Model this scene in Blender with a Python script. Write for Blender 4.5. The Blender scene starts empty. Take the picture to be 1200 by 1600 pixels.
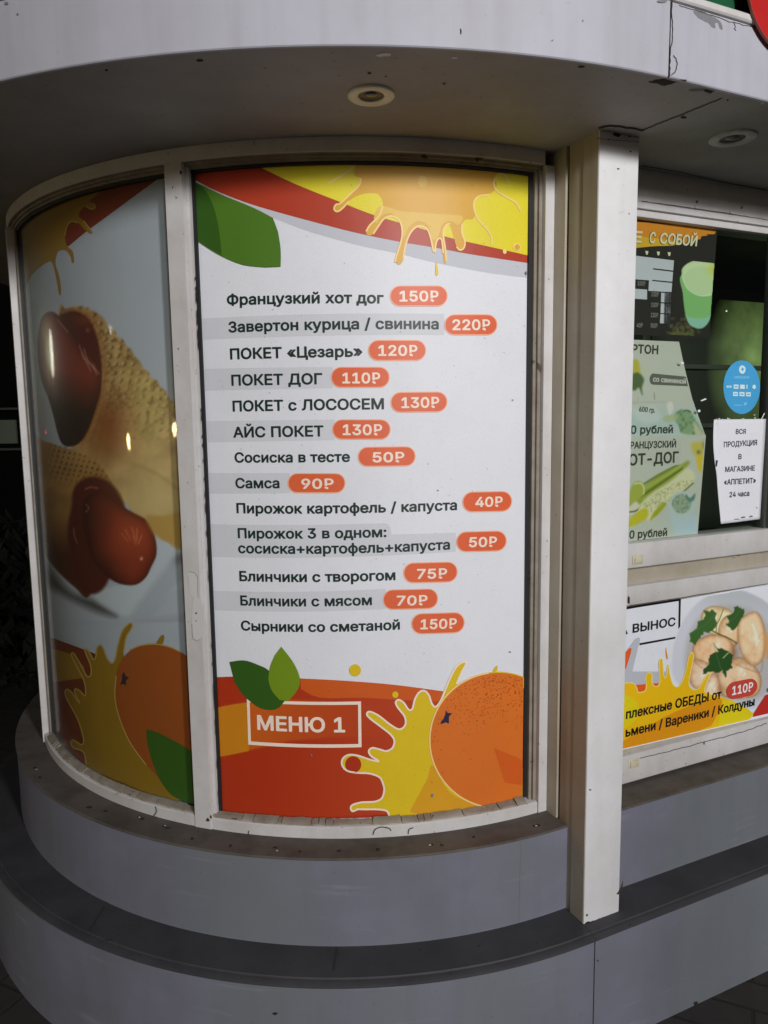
import bpy, bmesh, math, random, json
import numpy as np
from mathutils import Vector, Matrix
from mathutils.geometry import tessellate_polygon

SC = bpy.context.scene
COL = SC.collection
R_ = math.radians
rnd = random.Random(7)

# ------------------------------------------------------------------ camera
ZC = 1.605                                   # eye height above the pavement
F_PX, PITCH, ROLL = 1167.16, -0.1231, -0.0141   # solved from the photograph (1200 px wide)
cp, sp, cr, sr = math.cos(PITCH), math.sin(PITCH), math.cos(ROLL), math.sin(ROLL)
FW = np.array([0, cp, sp]); UP0 = np.array([0, -sp, cp]); RI0 = np.array([1.0, 0, 0])
RI = RI0 * cr + UP0 * sr
UP = UP0 * cr - RI0 * sr
cam_d = bpy.data.cameras.new('camera'); cam = bpy.data.objects.new('camera', cam_d); COL.objects.link(cam)
cam.matrix_world = Matrix(((RI[0], UP[0], -FW[0], 0), (RI[1], UP[1], -FW[1], 0), (RI[2], UP[2], -FW[2], ZC), (0, 0, 0, 1)))
cam_d.sensor_fit = 'HORIZONTAL'; cam_d.sensor_width = 36; cam_d.lens = 36 * F_PX / 1200
cam_d.clip_start = 0.02; cam_d.clip_end = 2000
SC.camera = cam

# ------------------------------------------------------------------ world, sun, exposure
SUN_EL, SUN_AZ = R_(9), R_(-70.5)   # low key light from the front right, as a street lamp throws it
sun_dir = Vector((math.cos(SUN_EL) * math.cos(SUN_AZ), math.cos(SUN_EL) * math.sin(SUN_AZ), math.sin(SUN_EL)))
world = bpy.data.worlds.new('World'); SC.world = world; world.use_nodes = True
wt = world.node_tree; bg = wt.nodes['Background']
sky = wt.nodes.new('ShaderNodeTexSky'); sky.sky_type = 'NISHITA'; sky.sun_disc = False
sky.sun_elevation = SUN_EL; sky.sun_rotation = math.atan2(sun_dir.x, sun_dir.y)
wt.links.new(sky.outputs[0], bg.inputs[0]); bg.inputs[1].default_value = 0.010
sl = bpy.data.lights.new('sun', 'SUN'); sl.energy = 0.85; sl.angle = R_(7); sl.color = (1.0, 0.985, 0.995)
so = bpy.data.objects.new('sun', sl); COL.objects.link(so)
so.rotation_euler = (-sun_dir).to_track_quat('-Z', 'Y').to_euler(); so.location = (4, -8, 5)
SC.view_settings.view_transform = 'Standard'; SC.view_settings.look = 'None'
SC.view_settings.exposure = 0.0; SC.view_settings.gamma = 1.0

# ------------------------------------------------------------------ the kiosk's plan: an arc about C that runs on as a straight wall along D
C = np.array([-0.105, 2.9562])
ANG = 1.1311
D = np.array([math.sin(ANG), math.cos(ANG)]); N = np.array([D[1], -D[0]])
A0 = math.degrees(math.atan2(N[1], N[0]))        # -64.8 deg: where the arc meets the straight wall (s = 0)

def pos(r, p):
    k, v = p
    if k == 's': q = C + N * r + D * v
    elif k == 'b': q = C + np.array([-r, v])
    else: q = C + r * np.array([math.cos(R_(v)), math.sin(R_(v))])
    return float(q[0]), float(q[1])

def arc(a, b, step=1.5):
    n = max(1, int(math.ceil(abs(b - a) / step)))
    return [('a', a + (b - a) * i / n) for i in range(n + 1)]

# ------------------------------------------------------------------ surfaces: photo pixel <-> point of a real surface of the kiosk
def ray(px):
    x = (px[0] - 600) / F_PX; y = -(px[1] - 800) / F_PX
    return RI * x + UP * y + FW

class Cyl:
    def __init__(s, r): s.r = r
    def uv(s, px):
        d = ray(px); a = d[0]**2 + d[1]**2; b = -2 * (d[0]*C[0] + d[1]*C[1]); c = C @ C - s.r**2
        t = (-b - math.sqrt(max(0, b*b - 4*a*c))) / 2 / a
        X = d * t; return (s.r * math.atan2(X[1]-C[1], X[0]-C[0]), X[2] + ZC)
    def xyz(s, u, v, o=0.0):
        a = u / s.r; return (C[0] + (s.r+o) * math.cos(a), C[1] + (s.r+o) * math.sin(a), v)
    def nrm(s, u, v):
        a = u / s.r; return (math.cos(a), math.sin(a), 0)
    bend = True

class Pla:
    def __init__(s, r): s.r = r
    def uv(s, px):
        d = ray(px); t = (C @ N + s.r) / (d[:2] @ N); X = d * t
        return (float((X[:2] - C) @ D), X[2] + ZC)
    def xyz(s, u, v, o=0.0):
        q = C + N * (s.r + o) + D * u; return (q[0], q[1], v)
    def nrm(s, u, v): return (N[0], N[1], 0)
    bend = False

class Hor:
    def __init__(s, z, sg=1): s.z = z; s.sg = sg
    def uv(s, px):
        d = ray(px); t = (s.z - ZC) / d[2]; return (d[0]*t, d[1]*t)
    def xyz(s, u, v, o=0.0): return (u, v, s.z + s.sg * o)
    def nrm(s, u, v): return (0, 0, s.sg)
    bend = False

# ------------------------------------------------------------------ materials
def lin(c): return tuple((x/255/12.92 if x/255 <= .04045 else ((x/255+.055)/1.055)**2.4) for x in c)
def srgb(c, k=1.0): return tuple(min(0.92, v*k) for v in lin(c)) + (1,)

def newmat(name):
    m = bpy.data.materials.new(name); m.use_nodes = True
    return m, m.node_tree, m.node_tree.nodes['Principled BSDF']

def flat(name, col, rough=0.5, metal=0.0, spec=0.5, emit=None, es=0.0, coat=0.0):
    m, nt, b = newmat(name)
    b.inputs['Base Color'].default_value = col; b.inputs['Roughness'].default_value = rough
    b.inputs['Metallic'].default_value = metal; b.inputs['Specular IOR Level'].default_value = spec
    if coat: b.inputs['Coat Weight'].default_value = coat; b.inputs['Coat Roughness'].default_value = .08
    if emit: b.inputs['Emission Color'].default_value = emit; b.inputs['Emission Strength'].default_value = es
    return m

def ramp(nt, a, b, ca=(0,0,0,1), cb=(1,1,1,1)):
    n = nt.nodes.new('ShaderNodeValToRGB'); e = n.color_ramp.elements
    e[0].position = a; e[0].color = ca; e[1].position = b; e[1].color = cb; return n

def mixc(nt, fac, a, b, mode='MIX'):
    n = nt.nodes.new('ShaderNodeMix'); n.data_type = 'RGBA'; n.blend_type = mode
    for sock, v in ((n.inputs[0], fac), (n.inputs[6], a), (n.inputs[7], b)):
        if hasattr(v, 'is_output'): nt.links.new(v, sock)
        else: sock.default_value = v
    return n.outputs[2]

def worn(name, base, dirt, amount=0.5, rough=0.5, scale=3.0, speck=0.5, bump=0.15, chip=None, chip_t=0.74, streak=0.0, spec=0.4, rvar=.12, tone=None, brush=None):
    """worn paint: broad grime, vertical streaks, fine specks, optional chips to the layer below, and a slightly uneven surface"""
    m, nt, b = newmat(name); L = nt.links
    tc = nt.nodes.new('ShaderNodeTexCoord').outputs['Object']
    def noise(sc, det=4, r=.6, vec=None):
        n = nt.nodes.new('ShaderNodeTexNoise'); n.inputs['Scale'].default_value = sc
        n.inputs['Detail'].default_value = det; n.inputs['Roughness'].default_value = r
        L.new(vec or tc, n.inputs['Vector']); return n.outputs['Fac']
    big = noise(scale, 6, .65)
    r1 = ramp(nt, .38, .78); L.new(big, r1.inputs[0])
    f = nt.nodes.new('ShaderNodeMath'); f.operation = 'MULTIPLY'; L.new(r1.outputs[0], f.inputs[0]); f.inputs[1].default_value = amount
    c = mixc(nt, f.outputs[0], base, dirt)
    if tone:
        mp = nt.nodes.new('ShaderNodeMapping'); mp.inputs['Scale'].default_value = (2.6, 2.6, .7); mp.inputs['Location'].default_value = (3.1, 1.7, .4); L.new(tc, mp.inputs[0])
        r5 = ramp(nt, .44, .56); L.new(noise(1.0, 1.5, .4, mp.outputs[0]), r5.inputs[0]); c = mixc(nt, r5.outputs[0], c, tone)
        f2 = nt.nodes.new('ShaderNodeMath'); f2.operation = 'MULTIPLY'; f2.inputs[1].default_value = amount*.6; L.new(r1.outputs[0], f2.inputs[0]); c = mixc(nt, f2.outputs[0], c, dirt)
    if brush:
        mp = nt.nodes.new('ShaderNodeMapping'); mp.inputs['Scale'].default_value = (3.5, 3.5, 48); L.new(tc, mp.inputs[0])
        r6 = ramp(nt, .58, .80); L.new(noise(1.0, 4, .55, mp.outputs[0]), r6.inputs[0])
        mk_ = ramp(nt, .5, .66); L.new(noise(4.2, 2), mk_.inputs[0])
        mm_ = nt.nodes.new('ShaderNodeMath'); mm_.operation = 'MULTIPLY'; L.new(r6.outputs[0], mm_.inputs[0]); L.new(mk_.outputs[0], mm_.inputs[1])
        c = mixc(nt, mm_.outputs[0], c, brush)
    if streak:
        mp = nt.nodes.new('ShaderNodeMapping'); mp.inputs['Scale'].default_value = (22, 22, 1.6); L.new(tc, mp.inputs[0])
        st = noise(1.0, 3, .5, mp.outputs[0]); r3 = ramp(nt, .5, .8); L.new(st, r3.inputs[0])
        g = nt.nodes.new('ShaderNodeMath'); g.operation = 'MULTIPLY'; L.new(r3.outputs[0], g.inputs[0]); g.inputs[1].default_value = streak
        c = mixc(nt, g.outputs[0], c, dirt)
    sp_ = noise(90, 2, .5); r2 = ramp(nt, .70, .76); L.new(sp_, r2.inputs[0])
    h = nt.nodes.new('ShaderNodeMath'); h.operation = 'MULTIPLY'; L.new(r2.outputs[0], h.inputs[0]); h.inputs[1].default_value = speck
    c = mixc(nt, h.outputs[0], c, tuple(x*.35 for x in dirt[:3]) + (1,))
    if chip:
        cn = noise(14, 5, .6); r4 = ramp(nt, chip_t, chip_t + .012); L.new(cn, r4.inputs[0])
        c = mixc(nt, r4.outputs[0], c, chip)
    L.new(c, b.inputs['Base Color'])
    rr = nt.nodes.new('ShaderNodeMapRange'); rr.inputs[3].default_value = rough - rvar; rr.inputs[4].default_value = rough + rvar
    L.new(noise(9, 4), rr.inputs[0]); L.new(rr.outputs[0], b.inputs['Roughness'])
    b.inputs['Specular IOR Level'].default_value = spec
    bp = nt.nodes.new('ShaderNodeBump'); bp.inputs['Strength'].default_value = bump; bp.inputs['Distance'].default_value = .004
    mm = nt.nodes.new('ShaderNodeMath'); mm.operation = 'ADD'; L.new(noise(5, 3), mm.inputs[0]); 
    m2 = nt.nodes.new('ShaderNodeMath'); m2.operation = 'MULTIPLY'; L.new(noise(140, 3), m2.inputs[0]); m2.inputs[1].default_value = .12
    L.new(m2.outputs[0], mm.inputs[1]); L.new(mm.outputs[0], bp.inputs['Height']); L.new(bp.outputs[0], b.inputs['Normal'])
    return m

def printed(name, col, rough=0.42, spec=0.35, var=0.06, dust=0.12):
    """printed vinyl: one ink with faint mottling and dust"""
    m, nt, b = newmat(name); L = nt.links
    tc = nt.nodes.new('ShaderNodeTexCoord').outputs['Object']
    n = nt.nodes.new('ShaderNodeTexNoise'); n.inputs['Scale'].default_value = 6; n.inputs['Detail'].default_value = 5; L.new(tc, n.inputs['Vector'])
    c = mixc(nt, n.outputs['Fac'], tuple(x*(1-var) for x in col[:3])+(1,), tuple(min(.95, x*(1+var)) for x in col[:3])+(1,))
    d = nt.nodes.new('ShaderNodeTexNoise'); d.inputs['Scale'].default_value = 130; d.inputs['Detail'].default_value = 1; L.new(tc, d.inputs['Vector'])
    r = ramp(nt, .76, .80); L.new(d.outputs['Fac'], r.inputs[0])
    c = mixc(nt, r.outputs[0], c, tuple(x*.6 for x in col[:3])+(1,))
    if dust:
        g = nt.nodes.new('ShaderNodeTexNoise'); g.inputs['Scale'].default_value = 3.2; g.inputs['Detail'].default_value = 7; g.inputs['Roughness'].default_value = .7; L.new(tc, g.inputs['Vector'])
        r7 = ramp(nt, .46, .80); L.new(g.outputs['Fac'], r7.inputs[0]); g2 = nt.nodes.new('ShaderNodeMath'); g2.operation = 'MULTIPLY'; g2.inputs[1].default_value = dust; L.new(r7.outputs[0], g2.inputs[0])
        c = mixc(nt, g2.outputs[0], c, tuple(x*.62 for x in col[:3])+(1,))
        h = nt.nodes.new('ShaderNodeTexNoise'); h.inputs['Scale'].default_value = 420; h.inputs['Detail'].default_value = 0; L.new(tc, h.inputs['Vector'])
        r8 = ramp(nt, .62, .72); L.new(h.outputs['Fac'], r8.inputs[0]); g3 = nt.nodes.new('ShaderNodeMath'); g3.operation = 'MULTIPLY'; g3.inputs[1].default_value = .18; L.new(r8.outputs[0], g3.inputs[0])
        c = mixc(nt, g3.outputs[0], c, tuple(x*.6 for x in col[:3])+(1,))
    wv = nt.nodes.new('ShaderNodeTexNoise'); wv.inputs['Scale'].default_value = 7; wv.inputs['Detail'].default_value = 2; L.new(tc, wv.inputs['Vector'])
    bp = nt.nodes.new('ShaderNodeBump'); bp.inputs['Strength'].default_value = .12; bp.inputs['Distance'].default_value = .02; L.new(wv.outputs['Fac'], bp.inputs['Height']); L.new(bp.outputs[0], b.inputs['Normal'])
    L.new(c, b.inputs['Base Color'])
    b.inputs['Roughness'].default_value = rough; b.inputs['Specular IOR Level'].default_value = spec
    return m

def painted_art(name, rough=0.45):
    m, nt, b = newmat(name)
    a = nt.nodes.new('ShaderNodeAttribute'); a.attribute_name = 'ink'
    nt.links.new(a.outputs['Color'], b.inputs['Base Color']); b.inputs['Roughness'].default_value = rough
    b.inputs['Specular IOR Level'].default_value = .35
    return m

# ------------------------------------------------------------------ mesh helpers
def link(name, me, mats, parent=None):
    o = bpy.data.objects.new(name, me); COL.objects.link(o)
    for m in (mats if isinstance(mats, (list, tuple)) else [mats]): me.materials.append(m)
    if parent is not None: adopt(o, parent)
    return o

LOC = {}
def adopt(o, parent):
    o.parent = parent; o.matrix_parent_inverse = Matrix.Translation(-Vector(LOC.get(parent.name, (0, 0, 0))))

def from_bm(name, bm, mats, parent=None, smooth=None):
    bmesh.ops.recalc_face_normals(bm, faces=bm.faces[:])
    me = bpy.data.meshes.new(name); bm.to_mesh(me); bm.free()
    if smooth:
        for p in me.polygons: p.use_smooth = True
        me.set_sharp_from_angle(angle=R_(smooth))
    return link(name, me, mats, parent)

def empty(name, loc=(0, 0, 0)):
    o = bpy.data.objects.new(name, None); COL.objects.link(o); o.location = loc; o.empty_display_size = .1; LOC[o.name] = loc
    return o

def tag(o, label, cat, group=None):
    o['label'] = label; o['category'] = cat
    if group: o['group'] = group
    return o

def sweep(bm, prof, params, mi=0):
    """closed profile [(r, z)...] along path params, end caps included; each profile may be a function of the param index"""
    n = len(prof); rows = []
    for p in params:
        rows.append([bm.verts.new(pos(r, p) + (z,)) for r, z in prof])
    for a, b in zip(rows, rows[1:]):
        for i in range(n):
            f = bm.faces.new((a[i], a[(i+1) % n], b[(i+1) % n], b[i])); f.material_index = mi
    for e in (rows[0], rows[-1]):
        f = bm.faces.new(e); f.material_index = mi
    return rows

def cham(r0, r1, z0, z1, c=.002):
    return [(r0, z0+c), (r0+c, z0), (r1-c, z0), (r1, z0+c), (r1, z1-c), (r1-c, z1), (r0+c, z1), (r0, z1-c)]

def slab(name, mat, parent, r0, r1, z0, z1, params, c=.002, smooth=35):
    bm = bmesh.new(); sweep(bm, cham(r0, r1, z0, z1, c), params); return from_bm(name, bm, mat, parent, smooth)

PCORNER = .0298                              # where the pillar's corner stands along the straight wall
def box_sd(bm, s0, s1, r0, r1, z0, z1, c=.0015):
    """box in the straight wall's frame, bevelled"""
    vs = [bm.verts.new(pos(r, ('s', s+PCORNER)) + (z,)) for s in (s0, s1) for r in (r0, r1) for z in (z0, z1)]
    q = [(0,1,3,2), (4,6,7,5), (0,4,5,1), (2,3,7,6), (0,2,6,4), (1,5,7,3)]
    fs = [bm.faces.new([vs[i] for i in f]) for f in q]
    if c:
        es = list({e for f in fs for e in f.edges})
        bmesh.ops.bevel(bm, geom=es, offset=c, segments=2, affect='EDGES', profile=.5)

def box(bm, x0, x1, y0, y1, z0, z1, c=0.0):
    vs = [bm.verts.new((x, y, z)) for x in (x0, x1) for y in (y0, y1) for z in (z0, z1)]
    fs = [bm.faces.new([vs[i] for i in f]) for f in [(0,1,3,2), (4,6,7,5), (0,4,5,1), (2,3,7,6), (0,2,6,4), (1,5,7,3)]]
    if c: bmesh.ops.bevel(bm, geom=list({e for f in fs for e in f.edges}), offset=c, segments=2, affect='EDGES', profile=.5)

def lathe(bm, prof, cx, cy, n=40, mi=0, closed=True):
    rows = [[bm.verts.new((cx + r*math.cos(2*math.pi*k/n), cy + r*math.sin(2*math.pi*k/n), z)) for k in range(n)] for r, z in prof]
    prs = list(zip(rows, rows[1:])) + ([(rows[-1], rows[0])] if closed else [])
    for a, b in prs:
        for k in range(n):
            f = bm.faces.new((a[k], a[(k+1) % n], b[(k+1) % n], b[k])); f.material_index = mi
    if not closed:
        for e in (rows[0], rows[-1]):
            if prof: bm.faces.new(e).material_index = mi

def smooth(pts, n=5, closed=False):
    P = [np.array(p, float) for p in pts]; m = len(P); out = []
    for i in range(m if closed else m-1):
        g = (lambda k: P[k % m]) if closed else (lambda k: P[min(max(k, 0), m-1)])
        a, b, c, d = g(i-1), g(i), g(i+1), g(i+2)
        for j in range(n):
            t = j/n
            out.append(tuple(.5*((2*b) + (c-a)*t + (2*a-5*b+4*c-d)*t*t + (3*b-a-3*c+d)*t**3)))
    if not closed: out.append(tuple(P[-1]))
    return out

def ellipse(cx, cy, rx, ry, n=40, a0=0, a1=360, rot=0):
    c, s = math.cos(R_(rot)), math.sin(R_(rot)); o = []
    for i in range(n):
        t = R_(a0 + (a1-a0)*i/(n if a1-a0 >= 360 else n-1)); x, y = rx*math.cos(t), ry*math.sin(t)
        o.append((cx + x*c - y*s, cy + x*s + y*c))
    return o

def pill(x0, y0, x1, y1, tilt=0.0, n=10):
    """rounded badge in photo pixels, tilt = rise of the right end in pixels"""
    r = (y1-y0)/2; rx = r*.95; cy = (y0+y1)/2; o = []
    for i in range(n+1):
        t = math.pi/2 + math.pi*i/n; o.append((x0+rx + rx*math.cos(t), cy - r*math.sin(t)))
    for i in range(n+1):
        t = -math.pi/2 + math.pi*i/n; o.append((x1-rx + rx*math.cos(t), cy - r*math.sin(t)))
    xm = (x0+x1)/2
    return [(x, y - tilt*(x-xm)/(x1-x0)) for x, y in o]

LAYER = .00035
def print_on(name, surf, groups, mats, parent, layer=1, uvin=False, off=None):
    """ink shapes laid on a surface: groups = [(material index, [outer loop, hole loops...]), ...] in photo pixels (or surface u, v)"""
    bm = bmesh.new()
    for mi, loops in groups:
        L = [[Vector((*(p if uvin else surf.uv(p)), 0)) for p in lp] for lp in loops]
        flatl = [v for lp in L for v in lp]
        vs = [bm.verts.new(v) for v in flatl]
        for t in tessellate_polygon(L):
            if len(set(t)) == 3:
                try: bm.faces.new([vs[i] for i in t]).material_index = mi
                except ValueError: pass
    bmesh.ops.delete(bm, geom=[v for v in bm.verts if not v.link_faces], context='VERTS')
    if surf.bend and bm.verts:
        us = [v.co.x for v in bm.verts]; u = min(us) + .025
        if max(us) - min(us) > .03:
            while u < max(us):
                bmesh.ops.bisect_plane(bm, geom=bm.verts[:]+bm.edges[:]+bm.faces[:], dist=1e-6, plane_co=(u, 0, 0), plane_no=(1, 0, 0)); u += .025
    return finish_print(name, bm, surf, mats, parent, off if off is not None else layer*LAYER)

def finish_print(name, bm, surf, mats, parent, off):
    ns = []
    bm.verts.index_update()
    for v in bm.verts:
        ns.append(surf.nrm(v.co.x, v.co.y)); v.co = surf.xyz(v.co.x, v.co.y, off)
    bm.normal_update()
    for f in bm.faces:
        if f.normal.dot(Vector(ns[f.verts[0].index])) < 0: f.normal_flip()
    me = bpy.data.meshes.new(name); bm.to_mesh(me); bm.free()
    for p in me.polygons: p.use_smooth = True
    if len(me.vertices): me.normals_split_custom_set_from_vertices(ns)
    return link(name, me, mats, parent)

def ribbon(pts, w, closed=False, taper=False):
    """a drawn line as quads, width in the same units as pts"""
    P = np.array(pts, float); n = len(P); out = []; L = []; Rr = []
    for i in range(n):
        a = P[(i-1) % n] if (closed or i > 0) else P[i]; b = P[(i+1) % n] if (closed or i < n-1) else P[i]
        t = b-a; t = t/(np.hypot(*t)+1e-9); nn = np.array([-t[1], t[0]]); k = w/2
        if taper: k *= max(.15, math.sin(math.pi*min(1, (i+.6)/n)))
        L.append(P[i]+nn*k); Rr.append(P[i]-nn*k)
    for i in range(n if closed else n-1):
        j = (i+1) % n; out.append([tuple(L[i]), tuple(L[j]), tuple(Rr[j]), tuple(Rr[i])])
    return out

def strokes(name, surf, lines, w, mat, parent, layer, closed=False, taper=False):
    g = []
    for l in lines: g += [(0, [q]) for q in ribbon(l, w, closed, taper)]
    return print_on(name, surf, g, mat, parent, layer)

def text(name, s, p0, p1, cap, surf, mat, parent, layer, skew=0.0, gap=None):
    """lettering from p0 to p1 (photo pixels of the baseline ends), capitals cap pixels tall"""
    return letters(name, [(s, p0, p1, cap, skew)], surf, mat, parent, layer)

def inside(p, l):
    r = False
    for (x0, y0), (x1, y1) in zip(l, l[1:]+l[:1]):
        if (y0 <= p[1]) != (y1 <= p[1]) and p[0] < x0+(p[1]-y0)/(y1-y0)*(x1-x0): r = not r
    return r
def nest(loops):
    out = [[l] for l in loops if not any(inside(l[0], m) for m in loops if m is not l)]
    for l in loops:
        for g in out:
            if g[0] is not l and inside(l[0], g[0]): g.append(l); break
    return out

def letters(name, lines, surf, mat, parent, layer, off=None):
    groups = []
    for s, p0, p1, cap, skew in lines:
        a = np.array(surf.uv(p0)); b = np.array(surf.uv(p1)); cu = np.array(surf.uv((p0[0], p0[1]-cap)))
        dx = b-a; W = np.hypot(*dx); ex = dx/W; ey = np.array([-ex[1], ex[0]])
        if ey @ (cu-a) < 0: ey = -ey
        h = abs(cu-a) @ np.array([0, 1]) / .553
        x = 0; gl = []; lo, hi = 1e9, -1e9
        for ch in s:
            if ch == ' ': x += 205; continue
            adv, loops = GLYPH[ch]
            gl.append((x, loops))
            for l in loops: lo = min(lo, x+min(l[0::2])); hi = max(hi, x+max(l[0::2]))
            x += adv
        sx = W/(hi-lo); sy = h/1000
        for gx, loops in gl:
            LL = []
            for l in loops:
                LL.append([tuple(a + ex*((gx+l[i]-lo)*sx + skew*(l[i+1]+22)*sy) + ey*((l[i+1]+22)*sy)) for i in range(0, len(l), 2)])
            groups += [(0, g) for g in nest(LL)]
    return print_on(name, surf, groups, mat, parent, layer, uvin=True, off=off)

# ---- painted pictures: a fine grid on the surface whose ink comes from soft-edged shapes given in photo pixels
def sd_poly(X, Y, pts):
    P = np.array(pts, float); d = np.full(X.shape, 1e18); ins = np.zeros(X.shape, bool)
    for i in range(len(P)):
        a, b = P[i], P[(i+1) % len(P)]; e = b-a; wx, wy = X-a[0], Y-a[1]
        t = np.clip((wx*e[0]+wy*e[1])/(e@e+1e-12), 0, 1); d = np.minimum(d, (wx-e[0]*t)**2+(wy-e[1]*t)**2)
        c = ((a[1] <= Y) != (b[1] <= Y))
        with np.errstate(divide='ignore', invalid='ignore'):
            xi = a[0] + (Y-a[1])/(b[1]-a[1]+1e-12)*e[0]
        ins ^= c & (X < xi)
    return np.sqrt(d)*np.where(ins, -1, 1)
def sd_line(X, Y, pts):
    d = np.full(X.shape, 1e18)
    for a, b in zip(np.array(pts, float), np.array(pts[1:], float)):
        e = b-a; wx, wy = X-a[0], Y-a[1]; t = np.clip((wx*e[0]+wy*e[1])/(e@e+1e-12), 0, 1)
        d = np.minimum(d, (wx-e[0]*t)**2+(wy-e[1]*t)**2)
    return np.sqrt(d)
def vnoise(X, Y, s, seed=0):
    def hsh(i, j): return np.modf(np.abs(np.sin(i*127.1+j*311.7+seed*74.7)*43758.5453))[0]
    x, y = X/s, Y/s; i, j = np.floor(x), np.floor(y); u, v = x-i, y-j; u = u*u*(3-2*u); v = v*v*(3-2*v)
    return (hsh(i, j)*(1-u)+hsh(i+1, j)*u)*(1-v)+(hsh(i, j+1)*(1-u)+hsh(i+1, j+1)*u)*v
def fbm(X, Y, s, seed=0, o=4):
    return sum(vnoise(X, Y, s/2**k, seed+k)*.5**k for k in range(o))/sum(.5**k for k in range(o))

class Canvas:
    """works in display colour 0..1; ink() turns it to linear and scales it"""
    def __init__(s, X, Y, base): s.X, s.Y = X, Y; s.c = np.ones(X.shape+(3,))*np.array(base)/255.; s.a = np.ones(X.shape)
    def lay(s, col, m): 
        col = np.array(col, float)/255. if not isinstance(col, np.ndarray) else col
        s.c = s.c*(1-m[..., None]) + col*m[..., None]
    def poly(s, pts, col, soft=1.5, op=1.0, sm=True):
        p = smooth(pts, 5, True) if sm else pts
        m = np.clip(.5 - sd_poly(s.X, s.Y, p)/(2*soft), 0, 1)*op; s.lay(col, m); return m
    def ball(s, pts, col, dark, width=9, soft=1.5, op=1.0):
        d_ = sd_poly(s.X, s.Y, smooth(pts, 5, True)); m = np.clip(.5-d_/(2*soft), 0, 1)*op; k = np.clip(-d_/width, 0, 1)[..., None]; k = k*(2-k)
        s.lay((np.array(dark)*(1-k)+np.array(col)*k)/255., m); return m
    def line(s, pts, w, col, soft=1.0, op=1.0):
        m = np.clip(.5-(sd_line(s.X, s.Y, smooth(pts, 5))-w/2)/(2*soft), 0, 1)*op; s.lay(col, m); return m
    def glow(s, cx, cy, rx, ry, col, op=1.0, rot=0):
        c, q = math.cos(R_(rot)), math.sin(R_(rot)); x, y = s.X-cx, s.Y-cy
        m = np.exp(-(((x*c+y*q)/rx)**2+((-x*q+y*c)/ry)**2))*op; s.lay(col, m)

def painting(name, surf, corners, nu, nv, paint, mat, parent, layer, k=1.4, clip=None, gamut=.9):
    """grid spanning the surface rectangle that holds the corner pixels; paint(X, Y) -> Canvas; clip = outline in pixels"""
    uv = np.array([surf.uv(c) for c in corners]); u0, v0 = uv.min(0); u1, v1 = uv.max(0)
    U, V = np.meshgrid(np.linspace(u0, u1, nu), np.linspace(v0, v1, nv))
    P = np.array([surf.xyz(a, b, layer*LAYER) for a, b in zip(U.ravel(), V.ravel())])
    Q = P - np.array([0, 0, ZC]); dpt = Q @ FW
    X = (600 + F_PX*(Q @ RI)/dpt).reshape(U.shape); Y = (800 - F_PX*(Q @ UP)/dpt).reshape(U.shape)
    cv = paint(X, Y)
    c = np.clip(cv.c, 0, 1); c = np.where(c <= .04045, c/12.92, ((c+.055)/1.055)**2.4)*k
    c = np.minimum(c, gamut)
    idx = np.arange(nu*nv).reshape(nv, nu)
    F = np.stack([idx[:-1, :-1], idx[:-1, 1:], idx[1:, 1:], idx[1:, :-1]], -1).reshape(-1, 4)
    keep = np.ones(len(F), bool)
    if clip is not None:
        m = sd_poly(X, Y, clip) < 0; keep = m.ravel()[F].sum(1) >= 3
    F = F[keep]
    me = bpy.data.meshes.new(name); me.from_pydata(P.tolist(), [], F.tolist()); me.update()
    at = me.color_attributes.new('ink', 'FLOAT_COLOR', 'POINT')
    at.data.foreach_set('color', np.concatenate([c, np.ones(c.shape[:2]+(1,))], -1).ravel().astype(np.float32))
    for p in me.polygons: p.use_smooth = True
    me.normals_split_custom_set_from_vertices([surf.nrm(a, b) for a, b in zip(U.ravel(), V.ravel())])
    bm = bmesh.new(); bm.from_mesh(me); loose = [v for v in bm.verts if not v.link_faces]
    if loose: bmesh.ops.delete(bm, geom=loose, context='VERTS')
    bm.to_mesh(me); bm.free()
    return link(name, me, mat, parent)

# ------------------------------------------------------------------ materials of the building
W_ = (.62, .61, .61, 1); GRIME = (.20, .16, .11, 1)
M_fascia = worn('fascia_paint', (.445, .445, .50, 1), (.29, .285, .30, 1), .55, .55, 2.2, .12, .14, streak=.38, spec=.3)
M_soffit = worn('soffit_paint', (.34, .32, .30, 1), (.19, .165, .14, 1), .7, .6, 3, .6, .1)
M_white = worn('white_frame_paint', W_, (.36, .32, .26, 1), .45, .45, 7, .7, .25, chip=(.30, .28, .25, 1), chip_t=.735, streak=.15)
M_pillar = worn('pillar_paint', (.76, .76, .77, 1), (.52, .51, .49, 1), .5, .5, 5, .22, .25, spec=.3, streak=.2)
M_side_shade = worn('side_shade_paint', (.44, .40, .32, 1), (.27, .23, .16, 1), .6, .5, 5, .6, .2, streak=.4)  # shade of the pillar's side and the recesses put into the paint colour
M_grimy = worn('grimy_frame_paint', (.30, .265, .215, 1), (.13, .105, .075, 1), .8, .6, 16, .9, .5, chip=(.08, .06, .04, 1), chip_t=.66)
M_tier = worn('grey_plinth_paint', (.195, .197, .256, 1), (.135, .145, .158, 1), .75, .45, 2.6, .25, .16, chip=(.25, .25, .29, 1), chip_t=.79, spec=.45, tone=(.178, .194, .218, 1), brush=(.30, .30, .35, 1), streak=.3)
M_ledge = worn('dusty_ledge', (.115, .10, .088, 1), (.04, .033, .026, 1), .85, .75, 9, 1, .6)
M_ledge2 = worn('dusty_metal_ledge', (.056, .055, .062, 1), (.028, .027, .029, 1), .85, .6, 6, .8, .3)
M_black = flat('black_rubber', (.012, .012, .013, 1), .6)
M_dark = flat('dark_crack', (.02, .016, .013, 1), .9)
M_gap = flat('dark_gap', (.035, .028, .02, 1), .9)
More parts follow.
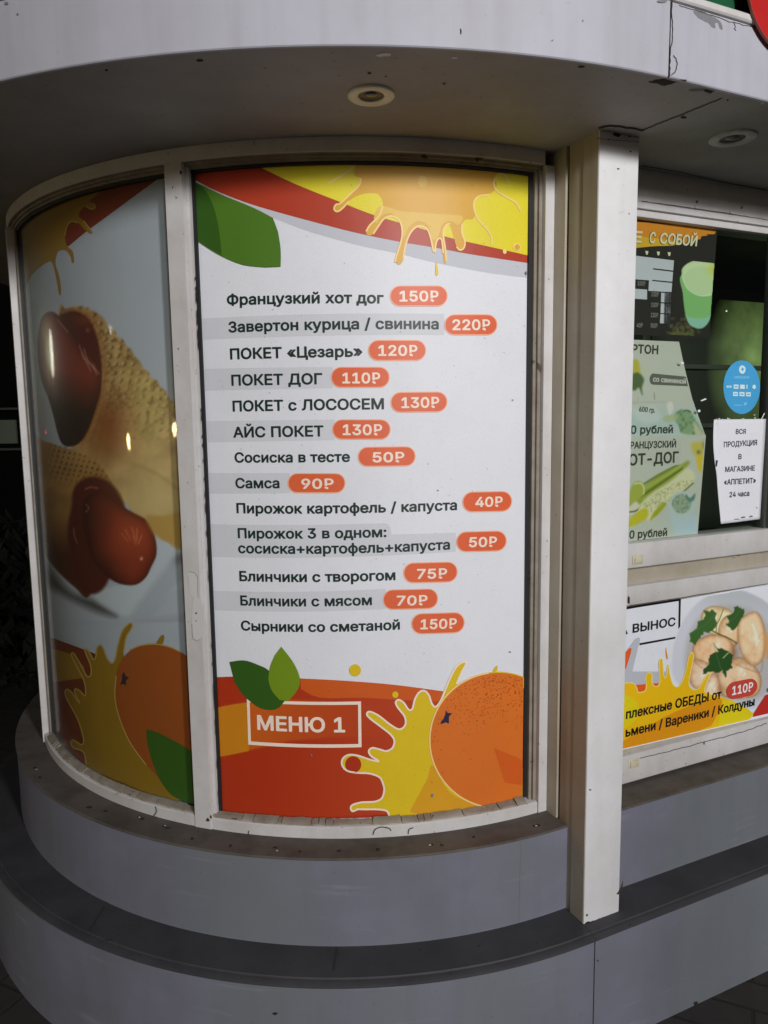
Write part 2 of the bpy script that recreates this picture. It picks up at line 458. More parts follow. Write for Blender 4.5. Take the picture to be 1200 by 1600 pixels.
M_bare = worn('bare_grey_primer', (.20, .20, .21, 1), (.12, .12, .12, 1), .6, .7, 20, .4, .3)
M_stain = worn('rust_stain', (.19, .165, .15, 1), (.11, .08, .07, 1), .8, .7, 40, .5, .1)
M_flake = flat('lifted_white_flake', (.62, .61, .60, 1), .5)
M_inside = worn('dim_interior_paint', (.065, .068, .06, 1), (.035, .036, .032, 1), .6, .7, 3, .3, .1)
M_screw = flat('screw_steel', (.22, .22, .24, 1), .35, .9)
M_latch = worn('yellowed_plastic', (.62, .58, .42, 1), (.40, .36, .24, 1), .4, .5, 30, .3, .1)

def glass_mat(name, tint, gloss=1.0, rough=.02):
    m, nt, b = newmat(name); nt.nodes.remove(b); L = nt.links
    out = nt.nodes['Material Output']
    tr = nt.nodes.new('ShaderNodeBsdfTransparent'); tr.inputs[0].default_value = tint
    gl = nt.nodes.new('ShaderNodeBsdfGlossy'); gl.inputs['Roughness'].default_value = rough
    g2 = nt.nodes.new('ShaderNodeBsdfGlossy'); g2.inputs['Roughness'].default_value = .26
    mg = nt.nodes.new('ShaderNodeMixShader'); mg.inputs[0].default_value = .6; L.new(gl.outputs[0], mg.inputs[1]); L.new(g2.outputs[0], mg.inputs[2])
    ge = nt.nodes.new('ShaderNodeNewGeometry'); dt = nt.nodes.new('ShaderNodeVectorMath'); dt.operation = 'DOT_PRODUCT'
    L.new(ge.outputs['Normal'], dt.inputs[0]); L.new(ge.outputs['Incoming'], dt.inputs[1])
    def mth(op, x, y=None):
        n = nt.nodes.new('ShaderNodeMath'); n.operation = op
        for k, v in ((0, x), (1, y)):
            if v is None: continue
            if hasattr(v, 'is_output'): L.new(v, n.inputs[k])
            else: n.inputs[k].default_value = v
        return n.outputs[0]
    sch = mth('POWER', mth('SUBTRACT', 1.0, mth('ABSOLUTE', dt.outputs['Value'])), 5.0)
    mu = nt.nodes.new('ShaderNodeMath'); mu.operation = 'MULTIPLY'; mu.inputs[1].default_value = gloss*.6; L.new(mth('ADD', mth('MULTIPLY', sch, .96), .04), mu.inputs[0])
    mx = nt.nodes.new('ShaderNodeMixShader'); L.new(mu.outputs[0], mx.inputs[0]); L.new(tr.outputs[0], mx.inputs[1]); L.new(mg.outputs[0], mx.inputs[2])
    L.new(mx.outputs[0], out.inputs[0]); return m
M_glass = glass_mat('window_glass', (.90, .95, .90, 1), .8)
M_bayglass = glass_mat('curved_bay_glass', (.93, .95, .94, 1), .9, .035)

# ------------------------------------------------------------------ the kiosk
kiosk = tag(empty('kiosk', (C[0], C[1], 0)), 'rounded white kiosk with grey stepped plinth, curved bay window and overhanging canopy', 'kiosk')
Z_SOF, Z_T1, Z_T2 = 2.238, .555, .323
END = 3.4
run = arc(-178, A0) + [('s', .0005+END*i/6) for i in range(1, 7)]
left_back = [('b', 2.4), ('b', 1.2), ('b', .3)]

# canopy: curved fascia and straight fascia meet at an open joint above the pillar
fas = slab('canopy_fascia', M_fascia, kiosk, 1.59, 1.60, Z_SOF-.001, 2.372, left_back[:2] + arc(-180, -65.99), .002)
fas2 = slab('canopy_fascia', M_fascia, kiosk, 1.59, 1.601, Z_SOF-.001, 2.370, arc(-65.91, A0) + [('s', END)], .002)
slab('canopy_cap', M_white, fas2, 1.545, 1.607, 2.3712, 2.387, arc(-65.8, A0) + [('s', END)], .003)
slab('canopy_cap', M_white, fas, 1.545, 1.608, 2.373, 2.387, left_back[:2] + arc(-180, -66.2), .003)
F = Cyl(1.601)
FP = Pla(1.601)
crk = []
def jag(pts, amp, n=7):
    o = []
    for a, b in zip(pts, pts[1:]):
        for i in range(n): 
            t = i/n; o.append((a[0]+(b[0]-a[0])*t+rnd.uniform(-amp, amp), a[1]+(b[1]-a[1])*t+rnd.uniform(-amp, amp)))
    return o+[pts[-1]]
strokes('crack', F, [jag([(1049, -2), (1051, 40), (1047, 90), (1046, 120)], 1.2), jag([(1052, 86), (1058, 97), (1055, 112), (1049, 118)], .8),
                    jag([(720, 45), (720.5, 53)], .2)], 1.4, M_dark, fas, 2)
strokes('crack', FP, [jag([(1060, 9), (1090, 17), (1140, 34), (1186, 45)], 1.0, 9), jag([(1146, 36), (1149, 41), (1147, 45), (1150, 48)], .6)], .9, M_dark, fas2, 2)
print_on('peeled_paint', FP, [(0, [jag(smooth([(1083, 17), (1090, 27), (1100, 33), (1108, 37), (1112, 42), (1118, 44), (1117, 37), (1122, 36), (1124, 44), (1129, 46), (1127, 37), (1120, 29), (1108, 23), (1095, 16)], 3, True), .5, 2)])], M_bare, fas2, 1)
def blob(x, y, a, b, n=9): return [(x+a*math.cos(t)*rnd.uniform(.6, 1.2), y+b*math.sin(t)*rnd.uniform(.6, 1.2)) for t in [2*math.pi*i/n for i in range(n)]]
print_on('paint_chips', F, [(0, [blob(10, 5, 4, 3)]), (0, [blob(28, 22, 2, 1.4)]), (0, [blob(863, 63, 1.2, 1.2)]), (0, [blob(911, 32, 1, 1.6)]), (0, [blob(1036, 2, 9, 3)])], M_bare, fas, 2)

sof = slab('soffit', M_soffit, kiosk, 1.12, 1.5905, Z_SOF, Z_SOF+.015, left_back + run, .0)
SF = Hor(Z_SOF, -1)
strokes('crack', SF, [jag([(1006, 202), (1035, 190.5), (1070, 177), (1128, 153)], .5, 12)], 1.5, M_dark, sof, 2)
strokes('crack', SF, [jag([(1001, 258), (1060, 268), (1130, 284), (1200, 297)], .4, 10)], 1.1, M_gap, sof, 2)
print_on('rust_stain', SF, [(0, [blob(1048, 126, 24, 4, 14)]), (0, [blob(1095, 140, 22, 3, 12)])], M_stain, sof, 1)
print_on('paint_chips', SF, [(0, [jag(smooth([(1012, 128), (1030, 124), (1046, 121), (1058, 126), (1048, 131), (1036, 134), (1026, 130)], 2, True), .7, 2)]), (0, [blob(1108, 141, 9, 5)]), (0, [blob(1068, 183, 5, 2.5)]), (0, [blob(1137, 156, 2, 1.5)]), (0, [blob(577, 114, 3, 2)]), (0, [blob(603, 119, 2, 1.4)]), (0, [blob(166, 109, 3, 2)]), (0, [blob(313, 94, 6, 2.5)]), (0, [blob(694, 130, 3, 1.6)]), (0, [blob(908, 104, 6, 2)])] , M_dark, sof, 2)
print_on('paint_chips', SF, [(0, [blob(599, 85, 13, 3.5)]), (0, [blob(1191, 161, 3, 1.6)]), (0, [blob(710, 90, 6, 1.6)])], M_flake, sof, 2)

bm = bmesh.new(); sweep(bm, [(.02, 2.26), (1.55, 2.26), (1.55, 2.36), (.02, 2.36)], arc(-180, A0, 6)); sweep(bm, [(-1.6, 2.26), (1.55, 2.26), (1.55, 2.36), (-1.6, 2.36)], [('s', .001), ('s', END)])
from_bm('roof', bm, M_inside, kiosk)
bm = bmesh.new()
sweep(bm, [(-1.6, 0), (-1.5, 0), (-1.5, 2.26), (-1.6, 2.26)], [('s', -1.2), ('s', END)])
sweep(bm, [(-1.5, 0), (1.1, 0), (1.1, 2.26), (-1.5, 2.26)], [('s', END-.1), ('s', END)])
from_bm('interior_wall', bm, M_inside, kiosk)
bm = bmesh.new(); sweep(bm, [(1.00, Z_T1), (1.04, Z_T1), (1.04, 2.26), (1.00, 2.26)], [('b', 2.4), ('b', 1.2), ('b', .3)] + arc(-180, -66, 3))
from_bm('bay_backing_board', bm, M_inside, kiosk, 30)

# stepped plinth: two tiers, each with a dusty ledge
t1 = slab('upper_plinth', M_tier, kiosk, .95, 1.270, Z_T2-.02, Z_T1-.002, left_back + run, .002)
bm = bmesh.new(); sweep(bm, [(1.10, Z_T1-.0015), (1.2735, Z_T1-.0035), (1.2735, Z_T1-.0005), (1.2715, Z_T1+.0015), (1.10, Z_T1+.002)], left_back + run)
ld1 = from_bm('ledge', bm, M_ledge, t1, 40)
t2a = slab('lower_plinth', M_tier, kiosk, .9, 1.386, -.05, Z_T2-.004, left_back + arc(-180, A0) + [('s', .026)], .003)
t2b = slab('lower_plinth', M_tier, kiosk, .9, 1.387, -.05, Z_T2-.004, [('s', .0285)] + [('s', END*i/4) for i in range(1, 5)], .003)
for o_, prm in ((t2a, left_back + arc(-180, A0) + [('s', .0268)]), (t2b, [('s', .0277), ('s', END)])):
    bm = bmesh.new(); sweep(bm, [(1.20, Z_T2-.003), (1.374, Z_T2-.003), (1.374, Z_T2-.001), (1.372, Z_T2+.001), (1.20, Z_T2+.003)], prm)
    from_bm('ledge', bm, M_ledge2, o_, 40)
    bm = bmesh.new(); sweep(bm, [(1.3745, Z_T2-.009), (1.3895, Z_T2-.013), (1.3925, Z_T2-.010), (1.3925, Z_T2-.007), (1.3885, Z_T2-.0045), (1.3745, Z_T2-.003)], prm)
    from_bm('ledge_lip', bm, M_ledge2, o_, 40)
T1 = Cyl(1.2705); T2 = Cyl(1.3865); T2P = Pla(1.3875); T1P = Pla(1.2705)
strokes('panel_joint', T1, [[(815, 1308), (813, 1360), (811, 1440)]], .7, M_bare, t1, 1)
strokes('panel_joint', Hor(Z_T2+.003, 1), [jag([(527, 1481), (524, 1500), (521, 1516)], .4, 3), jag([(163, 1418), (150, 1440), (140, 1452)], .5, 3)], 2.0, M_gap, t2a, 2)
print_on('dents', T1, [(0, [blob(644, 1344, 2.6, 2.6)]), (0, [blob(649, 1455, 3, 3)]), (0, [blob(555, 1343, 1.8, 2)]), (0, [blob(411, 1456, 1.6, 2)]), (0, [blob(777, 1321, 4, 1.6)]), (0, [blob(290, 1352, 1.5, 1)]), (0, [blob(302, 1354, 1.5, 1)]), (0, [blob(318, 1358, 1.8, 1.2)]), (0, [blob(325, 1362, 1.6, 1.4)]), (0, [blob(870, 1410, 3, 1.5)])], M_bare, t1, 1)
print_on('dents', T2, [(0, [blob(430, 1584, 5, 2.4)]), (0, [blob(172, 1468, 7, 1.4)])], M_dark, t2a, 1)
print_on('dents', T2P, [(0, [blob(1087, 1568, 3.5, 4.5)]), (0, [blob(934, 1501, 1.4, 1.4)])], M_dark, t2b, 1)
print_on('dents', T1P, [(0, [blob(1038, 1350, 2.2, 2)])], M_bare, t1, 1)
L1 = Hor(Z_T1+.001, 1)
def litter(pts, s): return [(0, [blob(x, y, s*rnd.uniform(.6, 1.6), s*.5*rnd.uniform(.6, 1.4), 6)]) for x, y in pts]
print_on('debris', L1, litter([(rnd.uniform(110, 860), 0) for _ in range(0)] + [(217, 1277), (222, 1280), (256, 1292), (262, 1294), (300, 1311), (430, 1325), (468, 1331), (674, 1320), (690, 1321), (835, 1291), (840, 1290), (530, 1330), (590, 1328), (740, 1308), (360, 1322), (140, 1262), (165, 1268), (55, 1200), (62, 1215)], 4), M_dark, ld1, 3)
print_on('debris', L1, litter([(218, 1278), (258, 1291), (838, 1291), (672, 1321), (433, 1330), (57, 1203)], 2.2), M_flake, ld1, 5)

# pillar in three boards
pl = None
bm = bmesh.new(); box_sd(bm, 0, .116, 1.287, 1.3415, Z_T2-.002, Z_SOF+.002, .0025); pl = from_bm('corner_pillar', bm, M_pillar, kiosk, 35)
bm = bmesh.new(); box_sd(bm, .0015, .114, 1.236, 1.2865, Z_T2-.002, Z_SOF+.002, .002); from_bm('side_board', bm, M_side_shade, pl, 35)
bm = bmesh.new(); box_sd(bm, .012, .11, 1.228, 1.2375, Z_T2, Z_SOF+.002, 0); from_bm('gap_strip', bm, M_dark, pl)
bm = bmesh.new(); box_sd(bm, -.0035, .11, 1.10, 1.2295, Z_T2, Z_SOF+.002, .002); from_bm('side_board', bm, M_side_shade, pl, 35)
# thin skin giving the front board's side the same brown shade colour
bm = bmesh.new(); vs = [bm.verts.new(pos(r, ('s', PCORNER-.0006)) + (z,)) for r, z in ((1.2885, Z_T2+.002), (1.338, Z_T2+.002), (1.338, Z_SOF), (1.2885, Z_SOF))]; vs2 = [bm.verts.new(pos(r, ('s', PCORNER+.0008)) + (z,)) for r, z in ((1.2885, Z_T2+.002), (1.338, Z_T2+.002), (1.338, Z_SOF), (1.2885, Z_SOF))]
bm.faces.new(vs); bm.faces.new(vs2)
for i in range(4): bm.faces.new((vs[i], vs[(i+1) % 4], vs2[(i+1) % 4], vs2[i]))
from_bm('side_shade_skin', bm, M_side_shade, pl)
PP = Pla(1.3415)
print_on('paint_chips', PP, [(0, [blob(966, 264, 2, 1.5)]), (0, [blob(983, 334, 1, 1.5)]), (0, [blob(985, 237, 2, 1.5)]), (0, [blob(951, 218, 2.5, 1.2)]), (0, [blob(922, 1234, 2.2, 1.2)]), (0, [blob(917, 1430, 2, 2)]),
    (0, [blob(965, 209, 7, 5)]), (0, [blob(985, 210, 6, 4)]), (0, [jag([(963, 1397), (968, 1390), (973, 1375), (973, 1388), (969, 1392), (966, 1398)], .4, 2)]), (0, [blob(935, 201.5, 7, 1.3)])], M_gap, pl, 1)
strokes('crack', PP, [jag([(932, 216), (960, 219), (1001, 222)], .3)], .7, M_gap, pl, 1)
strokes('crack', PP, [jag([(914, 1443), (940, 1436), (958, 1429), (971, 1425)], 1.2, 8)], 3, M_dark, pl, 2)
strokes('crack', SF, [jag([(935, 199), (950, 196), (980, 199), (1006, 203)], 1.0, 6)], 3, M_dark, sof, 2)

# ---- curved bay window: rails, mullions, rebates, gaskets, old putty
bay = arc(-152.6, -64.9)
bm = bmesh.new()
sweep(bm, [(1.10, Z_SOF+.002), (1.186, Z_SOF+.002), (1.186, 2.207), (1.184, 2.205), (1.1765, 2.205), (1.1765, 2.199), (1.170, 2.1985), (1.170, 2.193), (1.1645, 2.193), (1.10, 2.193)], bay)
wf = from_bm('bay_window_frame', bm, M_grimy, kiosk, 30)
slab('top_rail', M_white, wf, 1.180, 1.1875, 2.206, Z_SOF+.001, bay, .0012)
bm = bmesh.new(); sweep(bm, [(1.10, Z_T1), (1.186, Z_T1), (1.1865, .584), (1.183, .587), (1.158, .5915), (1.10, .5915)], bay); from_bm('bottom_rail', bm, M_white, wf, 30)
# putty: a broken, grimy bead along the rebate, with gaps
bm = bmesh.new(); a = -148.8
while a < -66.4:
    w = rnd.choice([rnd.uniform(.5, 1.6), rnd.uniform(1.5, 6.5)]); b = min(a+w, -66.3)
    if not (-110.3 < (a+b)/2 < -106.6):
        h = .598+rnd.uniform(-.0025, .002); r1 = 1.1805+rnd.uniform(-.003, .0015); r0 = 1.161
        prm = arc(a+.03, b-rnd.uniform(.02, .12), .6)
        rows = []
        for p in prm:
            dh = rnd.uniform(-.0014, .0014); dr = rnd.uniform(-.0022, .0018)
            rows.append([bm.verts.new(pos(r, p) + (z,)) for r, z in ((r0, .5905), (r1+dr, .5875), (r1+dr-.0015, .5905+dh), (1.1705+dr, h-.0025+dh), (r0, h+dh))])
        for x, y in zip(rows, rows[1:]):
            for i in range(5): bm.faces.new((x[i], x[(i+1) % 5], y[(i+1) % 5], y[i]))
        bm.faces.new(rows[0]); bm.faces.new(rows[-1])
    a = b
from_bm('old_putty', bm, M_grimy, wf, 40)
bm = bmesh.new()
for a_, b_ in ((-148.9, -110.2), (-106.9, -66.0)):
    sweep(bm, [(1.158, 2.186), (1.1645, 2.186), (1.1645, 2.1935), (1.158, 2.1935)], arc(a_, b_))
for a_, b_, r1 in ((-106.95, -106.5, 1.1625), (-66.25, -65.75, 1.1625), (-149.0, -148.7, 1.166), (-110.35, -110.05, 1.165)):
    sweep(bm, [(1.150, .594), (r1, .594), (r1, 2.189), (1.150, 2.189)], [('a', a_), ('a', b_)])
from_bm('rubber_gasket', bm, M_black, wf)
bm = bmesh.new(); sweep(bm, cham(1.12, 1.1905, .556, 2.2065, .002), [('a', -109.55), ('a', -107.35)]); mu = from_bm('mullion', bm, M_white, wf, 35)
bm = bmesh.new(); sweep(bm, cham(1.12, 1.1725, .588, 2.1985, .002), [('a', -107.33), ('a', -106.92)]); sweep(bm, cham(1.12, 1.170, .588, 2.1985, .002), [('a', -110.1), ('a', -109.57)]); from_bm('rebate_strip', bm, M_white, mu, 35)
bm = bmesh.new(); sweep(bm, cham(1.12, 1.191, .556, 2.2065, .002), [('a', -152.4), ('a', -150.6)]); mu2 = from_bm('mullion', bm, M_white, wf, 35)
bm = bmesh.new(); sweep(bm, cham(1.12, 1.171, .588, 2.1985, .002), [('a', -150.58), ('a', -149.0)]); from_bm('rebate_strip', bm, M_grimy, mu2, 35)
bm = bmesh.new(); sweep(bm, cham(1.10, 1.1895, .556, 2.2065, .002), [('a', A0-.05), ('a', A0), ('s', .0255)]); jb = from_bm('jamb', bm, M_white, wf, 35)
bm = bmesh.new(); sweep(bm, cham(1.12, 1.1775, .587, 2.1985, .0015), [('a', -65.32), ('a', A0-.07)]); sweep(bm, cham(1.12, 1.1705, .588, 2.1985, .0015), [('a', -65.75), ('a', -65.34)]); from_bm('rebate_strip', bm, M_grimy, jb, 35)
slab('bay_rear_panel', M_white, kiosk, 1.10, 1.18, Z_T1, Z_SOF, left_back + arc(-180, -152.65), .002)
RF = Cyl(1.188); MUL = Cyl(1.1905)
# peeling on the mullion and the lower rail
print_on('lifted_flake', MUL, [(0, [jag([(294, 893), (305, 896), (309, 905), (310, 935), (304, 934), (297, 928)], .4, 2)]), (0, [smooth([(302, 938), (310, 934), (318, 948), (319, 975), (317, 996), (309, 1001), (302, 997), (300, 975)], 3, True)])], M_flake, mu, 3)
strokes('crack', MUL, [jag([(294, 893), (303, 894), (309, 901), (310, 934)], .5, 4), jag([(300, 975), (302, 998), (309, 1001), (317, 996)], .5, 4)], .6, M_bare, mu, 4)
print_on('paint_chips', MUL, [(0, [blob(307, 958, 1.6, 1.8)]), (0, [blob(307, 970, 1, 1)]), (0, [blob(325, 1281, 3, 3)]), (0, [blob(330, 1276, 2, 3)]), (0, [blob(270, 293, 1, 2)]), (0, [blob(283, 270, 2, 4)]), (0, [blob(276, 309, 1, 1)]), (0, [blob(279, 545, 1, 1.4)])], M_gap, mu, 4)
strokes('crack', RF, [smooth([(583, 1304), (586, 1296), (596, 1292), (608, 1294), (611, 1298)], 3), smooth([(638, 1303), (639, 1296), (646, 1293)], 3), jag([(240, 1275), (245, 1268), (243, 1260)], .4, 3), jag([(389, 1298), (388, 1306)], .3, 3)], 1.3, M_dark, wf, 3)
GS = Cyl(1.1728)
# chipped paint showing the dark edge along the mullion and jamb
edge = []
for i in range(34):
    y = rnd.uniform(430, 1255); x = 297.5 + (y-265)*(345-299)/1005.
    edge.append((0, [blob(x+.5, y, 1.4, rnd.uniform(3, 12), 8)]))
print_on('paint_chips', GS, edge, M_black, mu, 2)
# ---- service window in the straight wall
wall_r = 1.181
bm = bmesh.new(); box_sd(bm, .11, END-.1, 1.02, wall_r-.003, 2.157, Z_SOF+.002, .002); hd = from_bm('window_header', bm, M_white, kiosk, 35)
sw = None
bm = bmesh.new()
box_sd(bm, .11, 1.9, 1.10, wall_r, 1.189, 1.258, .003)
sw = from_bm('service_window', bm, M_white, kiosk, 35)
bm = bmesh.new(); box_sd(bm, .11, 1.9, 1.10, wall_r, 2.140, 2.1565, .002); from_bm('top_rail', bm, M_white, sw, 35)
bm = bmesh.new(); box_sd(bm, .11, 1.9, 1.10, wall_r-.010, 2.122, 2.1405, .002); from_bm('rebate_strip', bm, M_white, sw, 35)
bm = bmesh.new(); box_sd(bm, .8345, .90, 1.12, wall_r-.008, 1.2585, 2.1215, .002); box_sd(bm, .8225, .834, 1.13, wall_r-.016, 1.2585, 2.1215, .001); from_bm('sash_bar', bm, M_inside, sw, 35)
bm = bmesh.new(); box_sd(bm, .11, .822, 1.150, 1.154, 1.257, 2.123, 0); box_sd(bm, .901, 1.9, 1.150, 1.154, 1.257, 2.123, 0); from_bm('glass_pane', bm, M_glass, sw)
def latch(s0, s1, z0, z1, par):
    bm = bmesh.new(); box_sd(bm, s0, s1, wall_r-.01, wall_r+.003, z0, z1, .0012); box_sd(bm, s0+.006, s1-.002, wall_r, wall_r+.0065, z0+.004, z1-.005, .001); return from_bm('latch', bm, M_latch, par, 35)
latch(.282, .318, 1.199, 1.225, sw)
def screws(par, pts, r=wall_r, R=.004):
    for s, z in pts:
        bm = bmesh.new(); q = pos(r, ('s', s)); m = bmesh.ops.create_uvsphere(bm, u_segments=12, v_segments=8, radius=R)
        for v in bm.verts: v.co = (q[0]+v.co.x, q[1]+v.co.y, z+v.co.z)
        from_bm('screw', bm, M_screw, par, 60)
PW = Pla(wall_r)
screws(hd, [PW.uv((1090, 315)), PW.uv((1160, 324))], wall_r-.003)
strokes('crack', PW, [jag([(1002, 314), (1060, 322), (1130, 332), (1200, 344)], .4, 8)], .9, M_gap, hd, 1)
# recessed transom, then the lower panel's frame
bm = bmesh.new(); box_sd(bm, .11, END-.1, 1.02, wall_r-.022, 1.135, 1.192, 0); from_bm('transom', bm, M_side_shade, kiosk)
bm = bmesh.new()
box_sd(bm, .11, 1.9, 1.08, wall_r+.002, .565, .648, .003)
lf = from_bm('lower_panel_frame', bm, M_white, kiosk, 35)
bm = bmesh.new(); box_sd(bm, .11, 1.9, 1.08, wall_r, 1.084, 1.139, .003); from_bm('top_rail', bm, M_white, lf, 35)
bm = bmesh.new(); box_sd(bm, .11, END-.1, 1.04, wall_r-.016, .56, 1.13, 0); from_bm('backing_panel', bm, M_side_shade, lf)
latch(.287, .326, .606, .634, lf)
screws(lf, [PW.uv((1099, 1161))], wall_r+.002, .0035)
strokes('crack', Pla(wall_r+.002), [jag([(1000, 1185), (1060, 1170), (1110, 1157), (1160, 1144), (1198, 1130)], .7, 8)], 1.1, M_gap, lf, 1)
strokes('crack', PW, [jag([(985, 946), (1062, 934), (1130, 923), (1200, 912)], .3, 6)], .7, M_gap, lf, 1)
print_on('paint_chips', PW, [(0, [blob(982, 938, 2.5, 8)]), (0, [blob(1153, 868, 3, 1)])], M_dark, lf, 2)
bm = bmesh.new(); box_sd(bm, 1.9, END-.1, 1.02, wall_r-.004, .56, 2.158, .002); from_bm('wall_panel', bm, M_white, kiosk)
bm = bmesh.new(); box_sd(bm, .116, 1.9, .80, 1.10, 1.17, 1.20, .003); from_bm('counter', bm, M_inside, kiosk)

